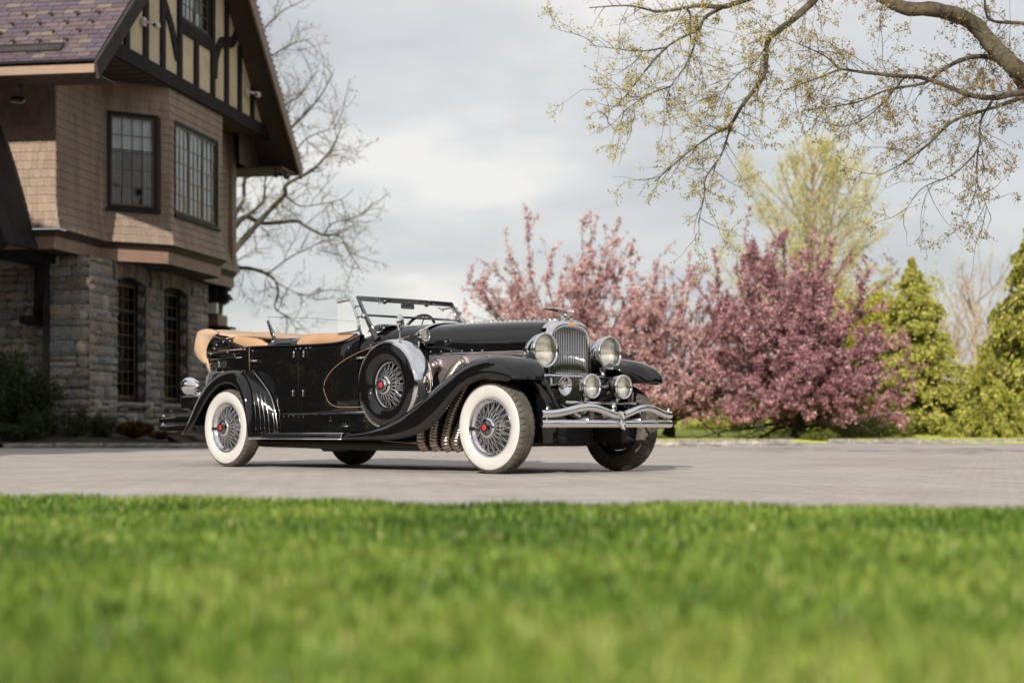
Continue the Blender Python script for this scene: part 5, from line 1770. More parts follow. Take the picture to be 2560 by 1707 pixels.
b = MB(); c = wpt(.0, 1.60); b.bbox((c[0] - .075, -.035, 1.583), (c[0] - .055, .125, 1.632), .006); b.tube([(c[0] - .05, .045, 1.63), (c[0] - .02, .045, 1.65)], .008, 6); b.build('rear_view_mirror', P_MIRG, ws)
# wing windows
for sy in (-1, 1):
    w4 = [(-2.345, 1.622), (-2.165, 1.630), (-2.12, 1.600), (-2.02, 1.395), (-2.03, 1.350), (-2.08, 1.328), (-2.34, 1.318)]
    y_ = sy * .690
    wg = empty('wing_window'); wg.parent = car
    b = MB(); b.tube([(p[0], y_, p[1]) for p in [catmull([(q[0], q[1]) for q in w4], 4)[i] for i in range(len(w4) * 4 - 3)]], [(.010, .015)] * (len(w4) * 4 - 3), 8, up=(0, 1, 0)); b.build('wing_frame', P_CHR, wg)
    b = MB(); b.add([(p[0], y_, p[1]) for p in w4], [tuple(range(len(w4)))]); b.build('wing_glass', P_WING, wg)
    b = MB()
    for (xa, za) in ((-2.105, 1.575), (-2.055, 1.475)):
        t_ = wpt(0, za)[0]; b.tube([(xa, y_, za), (xa + .03, y_ + sy * .0, za - .012), (t_, sy * .625, za + .005)], .007, 6); b.lathe([(.001, .012), (.012, .008), (.014, 0), (.012, -.008), (.001, -.012)], 8, (xa + .025, y_, za - .005), 'Y')
    b.build('wing_bracket', P_DCH, wg, kind='stuff')

# --- interior
def pad(name, x0, x1, hw, z0, zt, m=P_TAN, lean=.12, parent=car, arc=.03):
    b = MB(); rings = []
    for k in range(17):
        t_ = -1 + 2 * k / 16; y = hw * t_
        e = (1 - abs(t_) ** 4) ** .35 if abs(t_) < 1 else .0
        zz = z0 + (zt - z0) * (.25 + .75 * e) - arc * t_ * t_
        cx = (x0 + x1) / 2; hx = (x1 - x0) / 2 * (.4 + .6 * e)
        rings.append([(cx - hx - lean * 0, y, z0), (cx - hx - lean * .6, y, z0 + (zz - z0) * .7), (cx - hx * .8 - lean, y, zz - .02), (cx - hx * .2 - lean, y, zz), (cx + hx * .5 - lean, y, zz - .015), (cx + hx - lean * .8, y, zz - .08), (cx + hx, y, z0)])
    b.loft(rings, True, True, True)
    o = b.build(name, m, parent); s2 = o.modifiers.new('round', 'SUBSURF'); s2.levels = 1; s2.render_levels = 1
    return o


pad('front_seat', -3.05, -2.82, .66, .72, 1.325)
b = MB(); b.loft([[(x, y * .70, z) for y in np.linspace(-1, 1, 9)] for x, z in ((-3.0, .8), (-2.5, .82), (-2.45, .75))], closed=False); b.build('seat_cushion', P_TAN, car)
# tan leather roll round the front cockpit: door tops
for sy in (-1, 1):
    b = MB(); b.tube(catmull([(-2.10, sy * .650, 1.235), (-2.25, sy * .655, 1.245), (-2.45, sy * .660, 1.255), (-2.70, sy * .660, 1.258), (-2.88, sy * .658, 1.245), (-2.98, sy * .655, 1.21)], 5), [(.045, .075)] * 26, 12); b.build('door_roll', P_TAN, car)
pad('rear_seat', -4.28, -3.98, .64, .70, 1.345)
for sy in (-1, 1):
    b = MB(); b.tube(catmull([(-3.46, sy * .655, 1.20), (-3.72, sy * .655, 1.242), (-3.95, sy * .640, 1.268), (-4.15, sy * .615, 1.285), (-4.34, sy * .58, 1.28)], 5), [(.02, .03), (.03, .045), (.037, .06), (.042, .072), (.045, .08)] + [(.045, .085)] * 16, 12); b.build('rear_roll', P_TAN, car)
# second cowl in black ahead of the rear seat
b = MB()
rg = []
for x, z in ((-3.02, 1.20), (-3.05, 1.285), (-3.20, 1.315), (-3.36, 1.325), (-3.50, 1.305), (-3.60, 1.245), (-3.62, 1.18)):
    rg.append([(x - .0, y * .705, 1.215 + (z - 1.215) * (1 - abs(y) ** 5) ** .5) if abs(y) < 1 else (x, y * .705, min(z, 1.215)) for y in np.linspace(-1, 1, 25)])
b.loft(rg, closed=False); o = b.build('second_cowl', P_BLK, car); solidify(o, .012)
# rear windscreen
b = MB(); b.tube([(-3.605, -.60, 1.500), (-3.53, -.60, 1.38), (-3.462, -.60, 1.255)], [(.012, .020), (.016, .028), (.012, .024)], 8, up=(.6, 0, .8)); b.tube([(-3.605, .60, 1.500), (-3.462, .60, 1.255)], [(.011, .020), (.012, .024)], 8, up=(.6, 0, .8)); b.build('rear_screen_post', P_DCH, car)
b = MB(); b.lathe([(.001, -.03), (.018, -.02), (.022, 0), (.001, .03)], 10, (-3.475, -.62, 1.275), 'Y'); b.cbox((-3.46, -.59, 1.262), (.10, .05, .022)); b.build('rear_screen_clamp', P_CHR, car)
b = MB(); b.add([(-3.47, -.595, 1.27), (-3.47, .595, 1.27), (-3.612, .595, 1.545), (-3.620, .0, 1.556), (-3.612, -.595, 1.545)], [(0, 1, 2, 3, 4)]); b.build('rear_screen_glass', P_GLASS, car)
b = MB(); b.tube([(-3.612, -.595, 1.545), (-3.620, .0, 1.556), (-3.612, .595, 1.545)], .0018, 4); b.tube([(-3.612, -.595, 1.545), (-3.60, -.595, 1.51)], .0018, 4); b.build('rear_screen_edge', P_UND, car)
# humps behind the main windscreen
for y in (-.30, .30):
    b = MB(); rg = []
    for x, z in ((-1.82, 1.385), (-1.90, 1.405), (-1.98, 1.412), (-2.05, 1.395), (-2.07, 1.34)):
        rg.append([(x, y + t_ * .26, 1.325 + (z - 1.325) * max(0, 1 - t_ ** 4) ** .5) for t_ in np.linspace(-1, 1, 17)])
    b.loft(rg, closed=False); b.build('cockpit_roll', P_BLK, car)
# steering wheel (right in the far half)
b = MB()
c = Vector((-2.36, .375, 1.365)); M = Matrix.Translation(c) @ Matrix.Rotation(radians(-62), 4, 'Y')
b.tube([M @ Vector((.20 * cos(a), .20 * sin(a), 0)) for a in np.linspace(0, 2 * pi, 33)], .015, 8, caps=False)
for a in (pi / 2, -pi / 2, 0): b.tube([M @ Vector((0, 0, 0)), M @ Vector((.20 * cos(a), .20 * sin(a), 0))], .006, 6)
b.tube([c, (-1.9, .375, 1.18)], .016, 8); b.build('steering_wheel', P_UND, car)

# --- folded top
top = empty('folded_top'); top.parent = car
secs = []
for t_ in np.linspace(-1, 1, 25):
    y = t_ * .70
    e = (1 - abs(t_) ** 8) ** .5 if abs(t_) < 1 else 0
    sag = .004 * sin(t_ * 7)
    ring0 = [(-4.45, 1.095), (-4.62, 1.12), (-4.775, 1.19), (-4.80, 1.25), (-4.770, 1.36), (-4.730, 1.425), (-4.62, 1.444), (-4.46, 1.436), (-4.33, 1.405), (-4.20, 1.385), (-4.10, 1.372), (-4.12, 1.352), (-4.26, 1.345), (-4.40, 1.31), (-4.45, 1.2)]
    cx, cz = -4.5, 1.27
    s_ = .90 + .10 * e
    secs.append([(cx + (a_ - cx) * s_ + .002 * sin(i * .9 + t_ * 9), y, cz + (z_ - cz) * s_ + sag * (1 if z_ > 1.3 else .3)) for i, (a_, z_) in enumerate([tuple(p) for p in catmull(ring0 + [ring0[0]], 2)[:-1]])])
b = MB(); b.loft(secs, True, False, True); o = b.build('boot_cover', P_CLOTH, top); solidify(o, .012, 0)
# near-side cheek: canvas drape hanging at the end
for sy in (-1, 1):
    b = MB()
    outer = [(-4.46, 1.085), (-4.60, 1.09), (-4.77, 1.17), (-4.805, 1.25), (-4.775, 1.37), (-4.730, 1.432), (-4.60, 1.452), (-4.46, 1.442), (-4.34, 1.405)]
    inner = [(-4.44, 1.04), (-4.485, 1.09), (-4.505, 1.17), (-4.50, 1.24), (-4.47, 1.29), (-4.42, 1.335), (-4.36, 1.37), (-4.31, 1.388), (-4.27, 1.390)]
    o_ = catmull(outer, 4); i_ = catmull(inner, 4); n_ = len(o_)
    fold = lambda k, q: .006 * sin(k * .55 + q) * sin(pi * k / n_)
    b.loft([[(p[0], sy * (.685), p[1]) for k, p in enumerate(o_)], [(p[0] * .75 + q[0] * .25, sy * (.722 + fold(k, 0)), p[1] * .75 + q[1] * .25) for k, (p, q) in enumerate(zip(o_, i_))], [(p[0] * .4 + q[0] * .6, sy * (.738 + fold(k, 1)), p[1] * .4 + q[1] * .6) for k, (p, q) in enumerate(zip(o_, i_))], [(q[0], sy * (.735 + .0), q[1]) for k, q in enumerate(i_)]], closed=False)
    o = b.build('canvas_end', P_CLOTH, top); solidify(o, .010, 0)
for sy in (-1, 1):
    b = MB(); b.loft([[(a_, y_, z_) for a_, z_ in ((-4.56, 1.10), (-4.57, 1.25), (-4.50, 1.34), (-4.40, 1.385), (-4.30, 1.372), (-4.18, 1.335), (-3.98, 1.265), (-3.80, 1.215), (-3.84, 1.12), (-4.1, 1.05), (-4.4, 1.02))] for y_ in (sy * .703, sy * .709)], True, True, True, smooth=False); b.build('side_frame', P_UND, top)
b = MB(); b.loft([[(-4.53, -.735, 1.13), (-4.48, -.735, 1.14)], [(-4.50, -.742, 1.06), (-4.45, -.742, 1.07)], [(-4.47, -.735, .985), (-4.425, -.735, .99)]], closed=False); o = b.build('strap', P_CLOTH, top); solidify(o, .006)
b = MB(); b.lathe([(.001, -.004), (.012, -.003), (.014, 0)], 10, (-4.49, -.745, 1.09), 'Y'); b.lathe([(.001, -.004), (.016, -.003), (.02, 0)], 10, (-4.72, -.735, 1.19), 'Y'); b.build('snap_button', P_CHR2, top)
for sy in (-1, 1):
    b = MB(); Yb = sy * .738
    segs = [((-4.36, 1.365), (-3.86, 1.235), .013), ((-4.34, 1.38), (-4.50, 1.26), .011), ((-4.30, 1.30), (-3.83, 1.225), .012), ((-4.50, 1.19), (-3.80, 1.210), .013), ((-4.48, 1.25), (-4.05, 1.31), .010), ((-4.46, 1.15), (-3.90, 1.17), .009), ((-4.20, 1.34), (-4.45, 1.22), .009), ((-4.5, 1.28), (-3.98, 1.235), .010), ((-3.90, 1.17), (-3.80, 1.215), .012), ((-4.42, 1.12), (-4.02, 1.135), .010), ((-4.02, 1.135), (-3.86, 1.18), .010)]
    for k, (p, q, r_) in enumerate(segs):
        b.tube([(p[0], Yb - sy * .012 * (k % 3), p[1]), (q[0], Yb - sy * .012 * ((k + 1) % 3), q[1])], [(r_ * .6, r_ * 1.2)] * 2, 6)
    b.build('folding_irons', P_BLK if False else P_CHR2, top) if False else b.build('folding_irons', P_BLK, top)
    b = MB()
    for (x, z) in ((-4.30, 1.27), (-4.18, 1.30), (-4.10, 1.19), (-3.98, 1.21), (-3.86, 1.225), (-4.34, 1.235), (-3.80, 1.21), (-4.06, 1.305), (-4.40, 1.18)):
        b.lathe([(.001, sy * .016), (.009, sy * .012), (.011, 0)], 10, (x, Yb + sy * .006, z), 'Y')
    b.tube([(-3.86, Yb, 1.13), (-3.96, Yb + sy * .01, 1.125), (-4.0, Yb, 1.18)], .008, 6)
    b.build('pivot_bolts', P_CHR, top)
    b = MB(); b.tube([(-4.25, sy * .755, 1.205), (-3.83, sy * .755, 1.213)], .005, 5); b.build('top_piping', P_STRIPE, top)
    b = MB(); b.tube([(-4.30, sy * .70, 1.03), (-4.27, sy * .735, 1.06), (-4.27, sy * .735, 1.10)], .014, 8); b.tube([(-4.55, sy * .64, 1.02), (-4.55, sy * .66, 1.10)], .010, 8); b.tube([(-4.47, sy * .68, .985), (-4.20, sy * .72, .99)], .007, 6); b.build('luggage_rail', P_CHR, car)

# ================================================================== TREES AND PLANTS
H0, FPX = 1069.5, 4300.0


def wpx(px, py, d):
    """point at depth d seen at photo pixel (px, py)"""
    return Vector(((px - 1280) / FPX * d, d, .40 - (py - H0) / FPX * d))


M_bark = mat('oak_bark', (0.115, 0.090, 0.068), 0.9, col2=(0.05, 0.042, 0.034), vscale=9, bump=1.0, bscale=25)
M_barkl = mat('lichen_bark', (0.100, 0.080, 0.038), 0.9, col2=(0.026, 0.022, 0.018), vscale=9, bump=1.0, bscale=25)
M_bark2 = mat('dark_oak_bark', (0.085, 0.068, 0.040), 0.9, col2=(0.030, 0.026, 0.022), vscale=1.2, bump=1.0, bscale=9)  # darker oak bark for the tree behind the house
M_barkd = mat('dark_bark', (0.040, 0.030, 0.030), 0.9, col2=(0.02, 0.016, 0.016), vscale=9)
M_barkt = mat('pale_bark', (0.36, 0.27, 0.21), 0.9, col2=(0.22, 0.17, 0.14), vscale=5)


class Tree:
    def __init__(s, seed):
        s.r = random.Random(seed); s.A = []; s.B = []; s.ra = []; s.rb = []; s.tips = []; s.tipd = []; s.paths = []

    def seg(s, a, b, r0, r1):
        s.A.append(tuple(a)); s.B.append(tuple(b)); s.ra.append(r0); s.rb.append(r1)

    def poly(s, pts, r0, r1, n=6):
        P = [Vector(p) for p in catmull([tuple(p) for p in pts], n)]
        s.paths.append((P, r0, r1))
        return P

    def grow(s, p, d, L, r, lev, spec):
        """spec[lev] = dict(n segments, wander, up, kids per metre, ratio, angle)"""
        R = s.r; sp = spec[lev]; n = sp['n']; d = Vector(d).normalized(); p = Vector(p)
        step = L / n
        for i in range(n):
            t = i / n
            d = (d + Vector((R.gauss(0, 1), R.gauss(0, 1), R.gauss(0, 1))) * sp['w'] + Vector((0, 0, sp['up']))).normalized()
            q = p + d * step
            ra = r * (1 - t * .7); rb = r * (1 - (t + 1 / n) * .7)
            s.seg(p, q, ra, rb)
            if lev + 1 < len(spec):
                k = sp['k'] * step
                m = int(k) + (1 if R.random() < k - int(k) else 0)
                if t < sp.get('bare', 0): m = 0
                for _ in range(m):
                    ax = Vector((R.gauss(0, 1), R.gauss(0, 1), R.gauss(0, 1) * sp.get('flat', 1))).cross(d)
                    if ax.length < 1e-3: continue
                    a = sp['ang'] * R.uniform(.7, 1.25)
                    dd = Matrix.Rotation(a, 3, ax.normalized()) @ d
                    s.grow(p + (q - p) * R.random(), dd, L * sp['ratio'] * R.uniform(.55, 1.2) * (1 - t * .45), rb * sp.get('rr', .5), lev + 1, spec)
            if lev >= sp.get('leaflev', len(spec) - 1) or lev == len(spec) - 1:
                s.tips.append(tuple(q)); s.tipd.append(tuple(d))
            p = q
        s.tips.append(tuple(p)); s.tipd.append(tuple(d))

    def build_wood(s, name, m, parent, sides=5, rmin=.0):
        A = np.array(s.A).reshape(-1, 3); B = np.array(s.B).reshape(-1, 3); ra = np.maximum(np.array(s.ra), rmin); rb = np.maximum(np.array(s.rb), rmin)
        T = (B - A); B = B + T * 0.02
        o = None
        if s.paths:
            mb = MB()
            for (P, r0, r1) in s.paths:
                n = len(P); rr = [max(rmin, r0 + (r1 - r0) * i / (n - 1)) * (1 + .06 * sin(i * 1.9) + (.25 * max(0, 1 - i / 3) if P[0].z < .6 and r0 > .1 else 0)) for i in range(n)]
                mb.tube(P, rr, 12 if r0 > .05 else 6)
            o = mb.build(name, m, parent, fixn=False)
            name = 'branches'
        if s.A:
            o = link(name, tubes_mesh(name, A, B, ra, rb, m, sides), parent)
            if name == 'branches': o['kind'] = 'stuff'
        return o


def leaves(name, tree, per, L, W, spread, m, parent, seed=1, frac=1.0, hang=0.0, rnd_fn=None, keep=None):
    r = np.random.default_rng(seed)
    C = np.array(tree.tips); D = np.array(tree.tipd)
    if frac < 1:
        k = r.random(len(C)) < frac; C = C[k]; D = D[k]
    C = np.repeat(C, per, 0); D = np.repeat(D, per, 0)
    C = C + r.normal(size=C.shape) * spread
    if keep is not None:
        k = keep(C); C = C[k]; D = D[k]
    n = len(C)
    D = D * .6 + np.array([[0, 0, -hang]])
    V = leaf_quads(C, L * r.uniform(.6, 1.3, n), W * r.uniform(.6, 1.3, n), D, seed=seed + 1)
    rnd = r.random(n) if rnd_fn is None else rnd_fn(C, r)
    return link(name, quads_mesh(name, V, rnd, m), parent)


def tree_root(name, loc, label, cat='tree', group=None):
    return empty(name, loc, 0, label, cat, group)


# --- overhanging oak on the right; its trunk stands outside the picture
M_oakleaf = leaf_mat('young_oak_leaf', [(0, (.20, .125, .06)), (.35, (.30, .215, .08)), (.7, (.38, .32, .085)), (1, (.50, .43, .13))], transl=.35)
oak = Tree(3)
D0 = 21.0
root = tree_root('oak_tree', (0, 0, 0), 'large oak reaching in from the right with bare limbs and tiny new leaves')
q6 = lambda x, y, dd=0.0: wpx(1400 + x * .4932, y * .4932, D0 + dd)
mains = [
    ([(2560, 780), (2420, 540), (2352, 400), (2300, 340), (2200, 240), (2080, 110), (1900, 50), (1740, 40), (1560, -60)], .135, .075, 0.0),
    ([(1560, -60), (1400, -130), (1290, 0), (1180, 100), (1060, 200), (1045, 300), (1030, 390), (920, 540), (860, 640), (780, 680), (640, 780), (480, 920)], .055, .006, .6),
    ([(870, 620), (820, 780), (740, 900), (730, 1000), (700, 1130)], .016, .004, .7),
    ([(1400, -130), (1150, -60), (940, 0), (830, 35), (700, 30), (640, 40), (500, 60), (350, 30), (150, 40)], .05, .006, 1.4),
    ([(640, 40), (660, 80), (660, 180), (680, 230), (640, 330), (560, 440), (540, 520), (560, 620)], .017, .004, 1.5),
    ([(830, 35), (730, 95), (700, 150), (540, 240), (400, 400), (320, 500), (200, 600)], .022, .004, 1.1),
    ([(540, 240), (420, 260), (300, 250), (150, 230)], .012, .003, 1.2),
    ([(560, 440), (450, 480), (330, 560), (300, 600)], .010, .003, 1.3),
    ([(2700, 520), (2500, 500), (2352, 470), (2200, 495), (2070, 480), (1860, 400), (1700, 385), (1520, 365), (1420, 355), (1300, 400), (1130, 460)], .050, .006, -.8),
    ([(2352, 490), (2200, 545), (2000, 610), (1880, 720), (1750, 820), (1600, 900)], .028, .004, -.7),
    ([(2190, 510), (2130, 620), (2120, 750), (2000, 880), (1830, 960), (1720, 1120)], .016, .003, -.9),
    ([(2120, 750), (2110, 900), (2150, 1010), (2180, 1090)], .010, .003, -.9),
    ([(2300, 350), (2170, 290), (2050, 300), (1930, 360), (1850, 420), (1650, 460), (1500, 520), (1250, 560)], .040, .005, .3),
    ([(2600, 160), (2352, 120), (2180, 100), (2150, -20)], .030, .012, .5),
    ([(1420, 355), (1350, 290), (1250, 240), (1150, 200)], .012, .003, -.6),
    ([(1060, 200), (1000, 300), (900, 380), (800, 480), (720, 500)], .010, .003, .8),
    ([(1750, 390), (1600, 560), (1450, 640), (1330, 620)], .012, .003, -.5),
]
spec = [dict(n=6, w=.16, up=-.02, k=3.0, ratio=.55, ang=.85, rr=.55), dict(n=4, w=.2, up=-.03, k=7.0, ratio=.5, ang=.8, rr=.6, leaflev=1), dict(n=3, w=.22, up=-.02, k=0, ratio=.5, ang=.8)]
for pts, r0, r1, dd in mains:
    P = oak.poly([q6(x, y, dd + .35 * sin(i * 1.7)) for i, (x, y) in enumerate(pts)], r0, r1, 5)
    for i in range(1, len(P) - 1):
        t_ = (P[i + 1] - P[i]).normalized()
        Ls = (P[i + 1] - P[i]).length
        k = Ls * (9.0 if r0 < .06 else 3.5)
        m = int(k) + (1 if oak.r.random() < k - int(k) else 0)
        if P[i].z > wpx(1280, -120, D0).z: continue
        for _ in range(m):
            ax = Vector((oak.r.gauss(0, 1), oak.r.gauss(0, 1), oak.r.gauss(0, 1))).cross(t_).normalized()
            dd_ = Matrix.Rotation(oak.r.uniform(.5, 1.15), 3, ax) @ t_
            oak.grow(P[i], dd_ + Vector((0, 0, -.12)), oak.r.uniform(.25, .95), .0050, 0, spec)
# trunk below, outside the frame
tr = [(8.9, D0 + .3, 0), (8.6, D0 + .2, 1.6), (8.2, D0 + .1, 3.2), tuple(q6(2560, 780))]
oak.poly(tr, .46, .14, 8)
for (ex, ey, ez, er) in ((7.2, D0 + 2.5, 9.5, .1), (9.8, D0 + 1.0, 10.5, .12), (10.5, D0 - 2.5, 8.5, .1), (8.0, D0 - 3.0, 9.0, .09)):
    P = oak.poly([(8.4, D0 + .15, 2.6), ((8.3 + ex) / 2, (D0 + ey) / 2, 5.2), (ex * .7 + 8.3 * .3, ey * .7 + D0 * .3, 7.4), (ex, ey, ez)], er * 1.6, .03, 5)
    for i in range(5, len(P) - 1):
        oak.grow(P[i], Vector((oak.r.gauss(0, 1), oak.r.gauss(0, 1), .8)), oak.r.uniform(.6, 1.6), .012, 0, spec)
oak.poly([(8.3, D0 + .1, 3.0), (8.2, D0 - .3, 4.2), tuple(q6(2700, 520, -.8))], .22, .05, 6)
oak.build_wood('trunk', M_barkl, root, 6, .0017)


def keep_view(C):
    px = 1280 + C[:, 0] / C[:, 1] * FPX; py = H0 - (C[:, 2] - .4) / C[:, 1] * FPX
    return (py > -120) & (px < 2750)


leaves('crown', oak, 4, .035, .019, .024, M_oakleaf, root, 4, .66, .5, keep=keep_view,
       rnd_fn=lambda C, r: np.clip(.95 - (1280 + C[:, 0] / C[:, 1] * FPX - 1400) / 1300 + r.normal(0, .22, len(C)), 0, 1))

# --- bare oak behind the house
M_bud = leaf_mat('oak_buds', [(0, (.20, .16, .10)), (.5, (.36, .30, .18)), (1, (.50, .44, .25))], transl=.3)
ok2 = Tree(8)
D1 = 58.0
root = tree_root('oak_tree', (0, 0, 0), 'bare spreading oak standing behind the house')
q1 = lambda x, y, dd=0.0: wpx(560 + x * .5419, y * .5421, D1 + dd)
mains = [
    ([(-60, 1950), (-70, 1600), (-60, 1300), (-30, 1100), (0, 900), (60, 600), (80, 300), (60, 0), (80, -200)], .62, .14, 0),
    ([(-60, 1400), (-10, 1230), (40, 1165), (130, 1060), (220, 960), (280, 900), (290, 850), (400, 790), (480, 710), (520, 640), (545, 570)], .22, .02, 0),
    ([(-40, 1150), (40, 1060), (100, 1000), (180, 1030), (330, 1020), (370, 1040), (460, 1085), (530, 1085), (570, 1150), (640, 1260)], .17, .015, 1),
    ([(460, 1085), (500, 1030), (610, 1000), (690, 940)], .05, .012, 1),
    ([(-30, 1100), (40, 1000), (90, 920), (95, 830), (150, 700)], .14, .06, -1),
    ([(100, 1000), (180, 930), (190, 830), (230, 740)], .10, .03, -.5),
    ([(-60, 1330), (20, 1240), (70, 1235), (130, 1240), (200, 1265), (240, 1300), (250, 1360), (235, 1420), (300, 1470), (340, 1530)], .14, .012, .5),
    ([(240, 1300), (330, 1350), (440, 1385)], .04, .01, .5),
    ([(200, 1265), (300, 1190), (380, 1150), (460, 1110)], .05, .015, .5),
    ([(100, 760), (230, 660), (320, 580), (400, 500), (460, 420), (510, 320)], .12, .012, 0),
    ([(100, 600), (200, 520), (340, 450), (430, 330)], .09, .012, 1),
    ([(80, 420), (170, 300), (300, 210), (400, 180)], .09, .012, 0),
    ([(80, 260), (170, 150), (260, 60), (330, 20)], .09, .012, .5),
    ([(330, 700), (380, 640), (480, 600), (570, 590)], .05, .01, .5),
    ([(280, 900), (350, 950), (450, 940), (540, 920), (600, 870)], .05, .01, -.5),
    ([(150, 700), (260, 620), (300, 500), (330, 400)], .06, .012, -1),
    ([(90, 830), (200, 780), (280, 800), (360, 720)], .05, .012, -1),
]
spec = [dict(n=6, w=.2, up=.03, k=3.2, ratio=.55, ang=.8, rr=.5), dict(n=5, w=.24, up=.02, k=4.6, ratio=.5, ang=.8, rr=.55), dict(n=4, w=.25, up=0, k=0, ratio=.5, ang=.8)]
for mi, (pts, r0, r1, dd) in enumerate(mains):
    P = ok2.poly([q1(x, y, dd + (.9 * sin(i * 1.7 + mi) if mi else 0)) for i, (x, y) in enumerate(pts)], r0 * (.9 if mi == 0 else .62), r1 * .7, 4)
    for i in range(1, len(P) - 1):
        t_ = (P[i + 1] - P[i]).normalized(); Ls = (P[i + 1] - P[i]).length
        px = 1280 + P[i].x / P[i].y * FPX
        if mi == 0 and P[i].z < 7: continue
        k = Ls * (1.9 if px > 560 else .4)
        m = int(k) + (1 if ok2.r.random() < k - int(k) else 0)
        for _ in range(m):
            ax = Vector((ok2.r.gauss(0, 1), ok2.r.gauss(0, 1), ok2.r.gauss(0, 1))).cross(t_).normalized()
            dd_ = Matrix.Rotation(ok2.r.uniform(.5, 1.2), 3, ax) @ t_
            ok2.grow(P[i], dd_, ok2.r.uniform(.7, 1.9), .016, 0, spec)
ok2.build_wood('trunk', M_bark2, root, 4, .0042)
leaves('crown', ok2, 1, .075, .045, .05, M_bud, root, 5, .35, 0)


# --- flowering crab apples
def crab(loc, Rx, Hh, seed, label, stops, wands=(), n1=42, low=.62, lmin=.58, group='pink flowering crab apple trees'):
    T = Tree(seed); R = T.r
    root = tree_root('crab_apple_tree', loc, label, group=group)
    T.poly([(0, 0, 0), (R.uniform(-.1, .1), 0, .4), (0, .1, .9)], .16, .12, 3)
    sp = [dict(n=9, w=.10, up=.0, k=3.4, ratio=.46, ang=.75, rr=.5, bare=.10), dict(n=6, w=.13, up=.05, k=3.8, ratio=.48, ang=.75, rr=.55, leaflev=1), dict(n=4, w=.14, up=.04, k=0, ratio=.5, ang=.7)]
    sp[0]['leaflev'] = 9
    for k in range(n1):
        az = 2 * pi * (k + R.random() * .6) / n1
        el = (R.uniform(-.02, .4), R.uniform(.4, .85), R.uniform(.8, 1.35))[k % 3]
        L = 1 / math.sqrt((cos(el) / Rx) ** 2 + (sin(el) / (Hh * .88)) ** 2) * R.uniform(lmin, 1.02)
        T.grow((R.uniform(-.1, .1), R.uniform(-.1, .1), R.uniform(.25, .9)), (cos(az) * cos(el), sin(az) * cos(el), sin(el)), L, .055, 0, sp)
    wands = list(wands) + [(R.uniform(-.8, .8) * Rx, Hh * R.uniform(.78, 1.0), R.uniform(.7, 1.5), R.uniform(-.3, .3)) for _ in range(16)]
    wands = [w if i < len(wands) - 16 else (w[0], w[1] * (1 - .35 * (w[0] / Rx) ** 2), w[2], w[0] / Rx * .6) for i, w in enumerate(wands)]
    for (wx, wz, L_, lx) in wands:      # long upright shoots standing out of the crown
        b0 = Vector((wx - lx * L_, R.uniform(-.6, .6), wz - L_))
        P = T.poly([(0, 0, .7), (b0.x * .35, b0.y * .4, (.7 + b0.z) / 2), b0, b0 + Vector((lx * L_ * .4 + R.uniform(-.08, .08), 0, L_ * .5)), (wx, b0.y, wz)], .03, .004, 6)
        for i in range(10, len(P)):
            T.tips.append(tuple(P[i])); T.tipd.append((0, 0, 1)); T.tips.append(tuple((P[i] + P[i - 1]) / 2)); T.tipd.append((0, 0, 1))
            if R.random() < .25: T.grow(P[i], Vector((R.uniform(-1, 1), R.uniform(-1, 1), 1.2)), R.uniform(.3, .8), .006, 2, sp)
    T.build_wood('trunk', M_barkd, root, 4, .004)
    m = leaf_mat('blossom_' + str(seed), stops, transl=.30, rough=.7)
    r = np.random.default_rng(seed)
    C = np.array(T.tips)
    if loc[2] >= 0: C = C[C[:, 2] > .18]
    # clusters strung along the shoots
    C = C[C[:, 2] > low * (1 - .6 * np.clip((C[:, 0] - 1.5) / 2, 0, 1))]
    C = np.concatenate([C, C + r.normal(size=C.shape) * .04, C + r.normal(size=C.shape) * .055])
    print('crab clusters', len(C))
    per = 7
    if len(C) * per > 250000: C = C[r.random(len(C)) < 250000 / (len(C) * per)]
    gapn = np.sin(C[:, 0] * 4.1 + 2 * np.sin(C[:, 2] * 3.3)) * np.sin(C[:, 2] * 4.7 + 2 * np.sin(C[:, 1] * 3.1)) * np.sin(C[:, 1] * 3.9 + C[:, 0])
    C = C[(gapn > -.22) | (r.random(len(C)) < .22)]
    tone = np.repeat(r.random(len(C)), per)
    C = np.repeat(C, per, 0) + r.normal(size=(len(C) * per, 3)) * .034
    V = leaf_quads(C, .050 * r.uniform(.4, 1.6, len(C)), .044 * r.uniform(.4, 1.6, len(C)), seed=seed)
    rnd = np.clip(.7 * tone + .45 * r.random(len(C)) - .08, 0, 1)
    link('crown', quads_mesh('crown', V, rnd, m), root)
    return root


P1 = [(0, (.09, .048, .042)), (.24, (.25, .115, .118)), (.5, (.53, .295, .290)), (.78, (.70, .49, .475)), (1, (.84, .72, .68))]
P2 = [(0, (.065, .030, .034)), (.3, (.19, .082, .100)), (.58, (.42, .205, .230)), (.84, (.63, .375, .390)), (1, (.80, .60, .58))]
crab(((1440 - 1280) / FPX * 51.5, 51.5, .15), 4.1, 5.6, 21, 'pale pink crab apple in blossom right behind the car bonnet', P1,
     wands=((-2.9, 5.3, 1.6, -.9), (-1.45, 6.45, 2.0, -.1), (-2.05, 5.6, 1.5, -.35), (.15, 6.25, 1.9, .05), (.5, 6.0, 1.6, .3), (1.25, 6.3, 2.0, .30), (1.75, 5.9, 1.8, .6), (-.7, 5.6, 1.2, .1)))
crab(((1670 - 1280) / FPX * 50.5, 50.5, .15), 3.2, 4.6, 22, 'shorter pink crab apple in blossom in the gap between its two taller neighbours', P1, n1=32, wands=((-.3, 5.2, 1.4, .1), (.7, 4.9, 1.3, .2), (-1.1, 4.9, 1.3, -.2)))
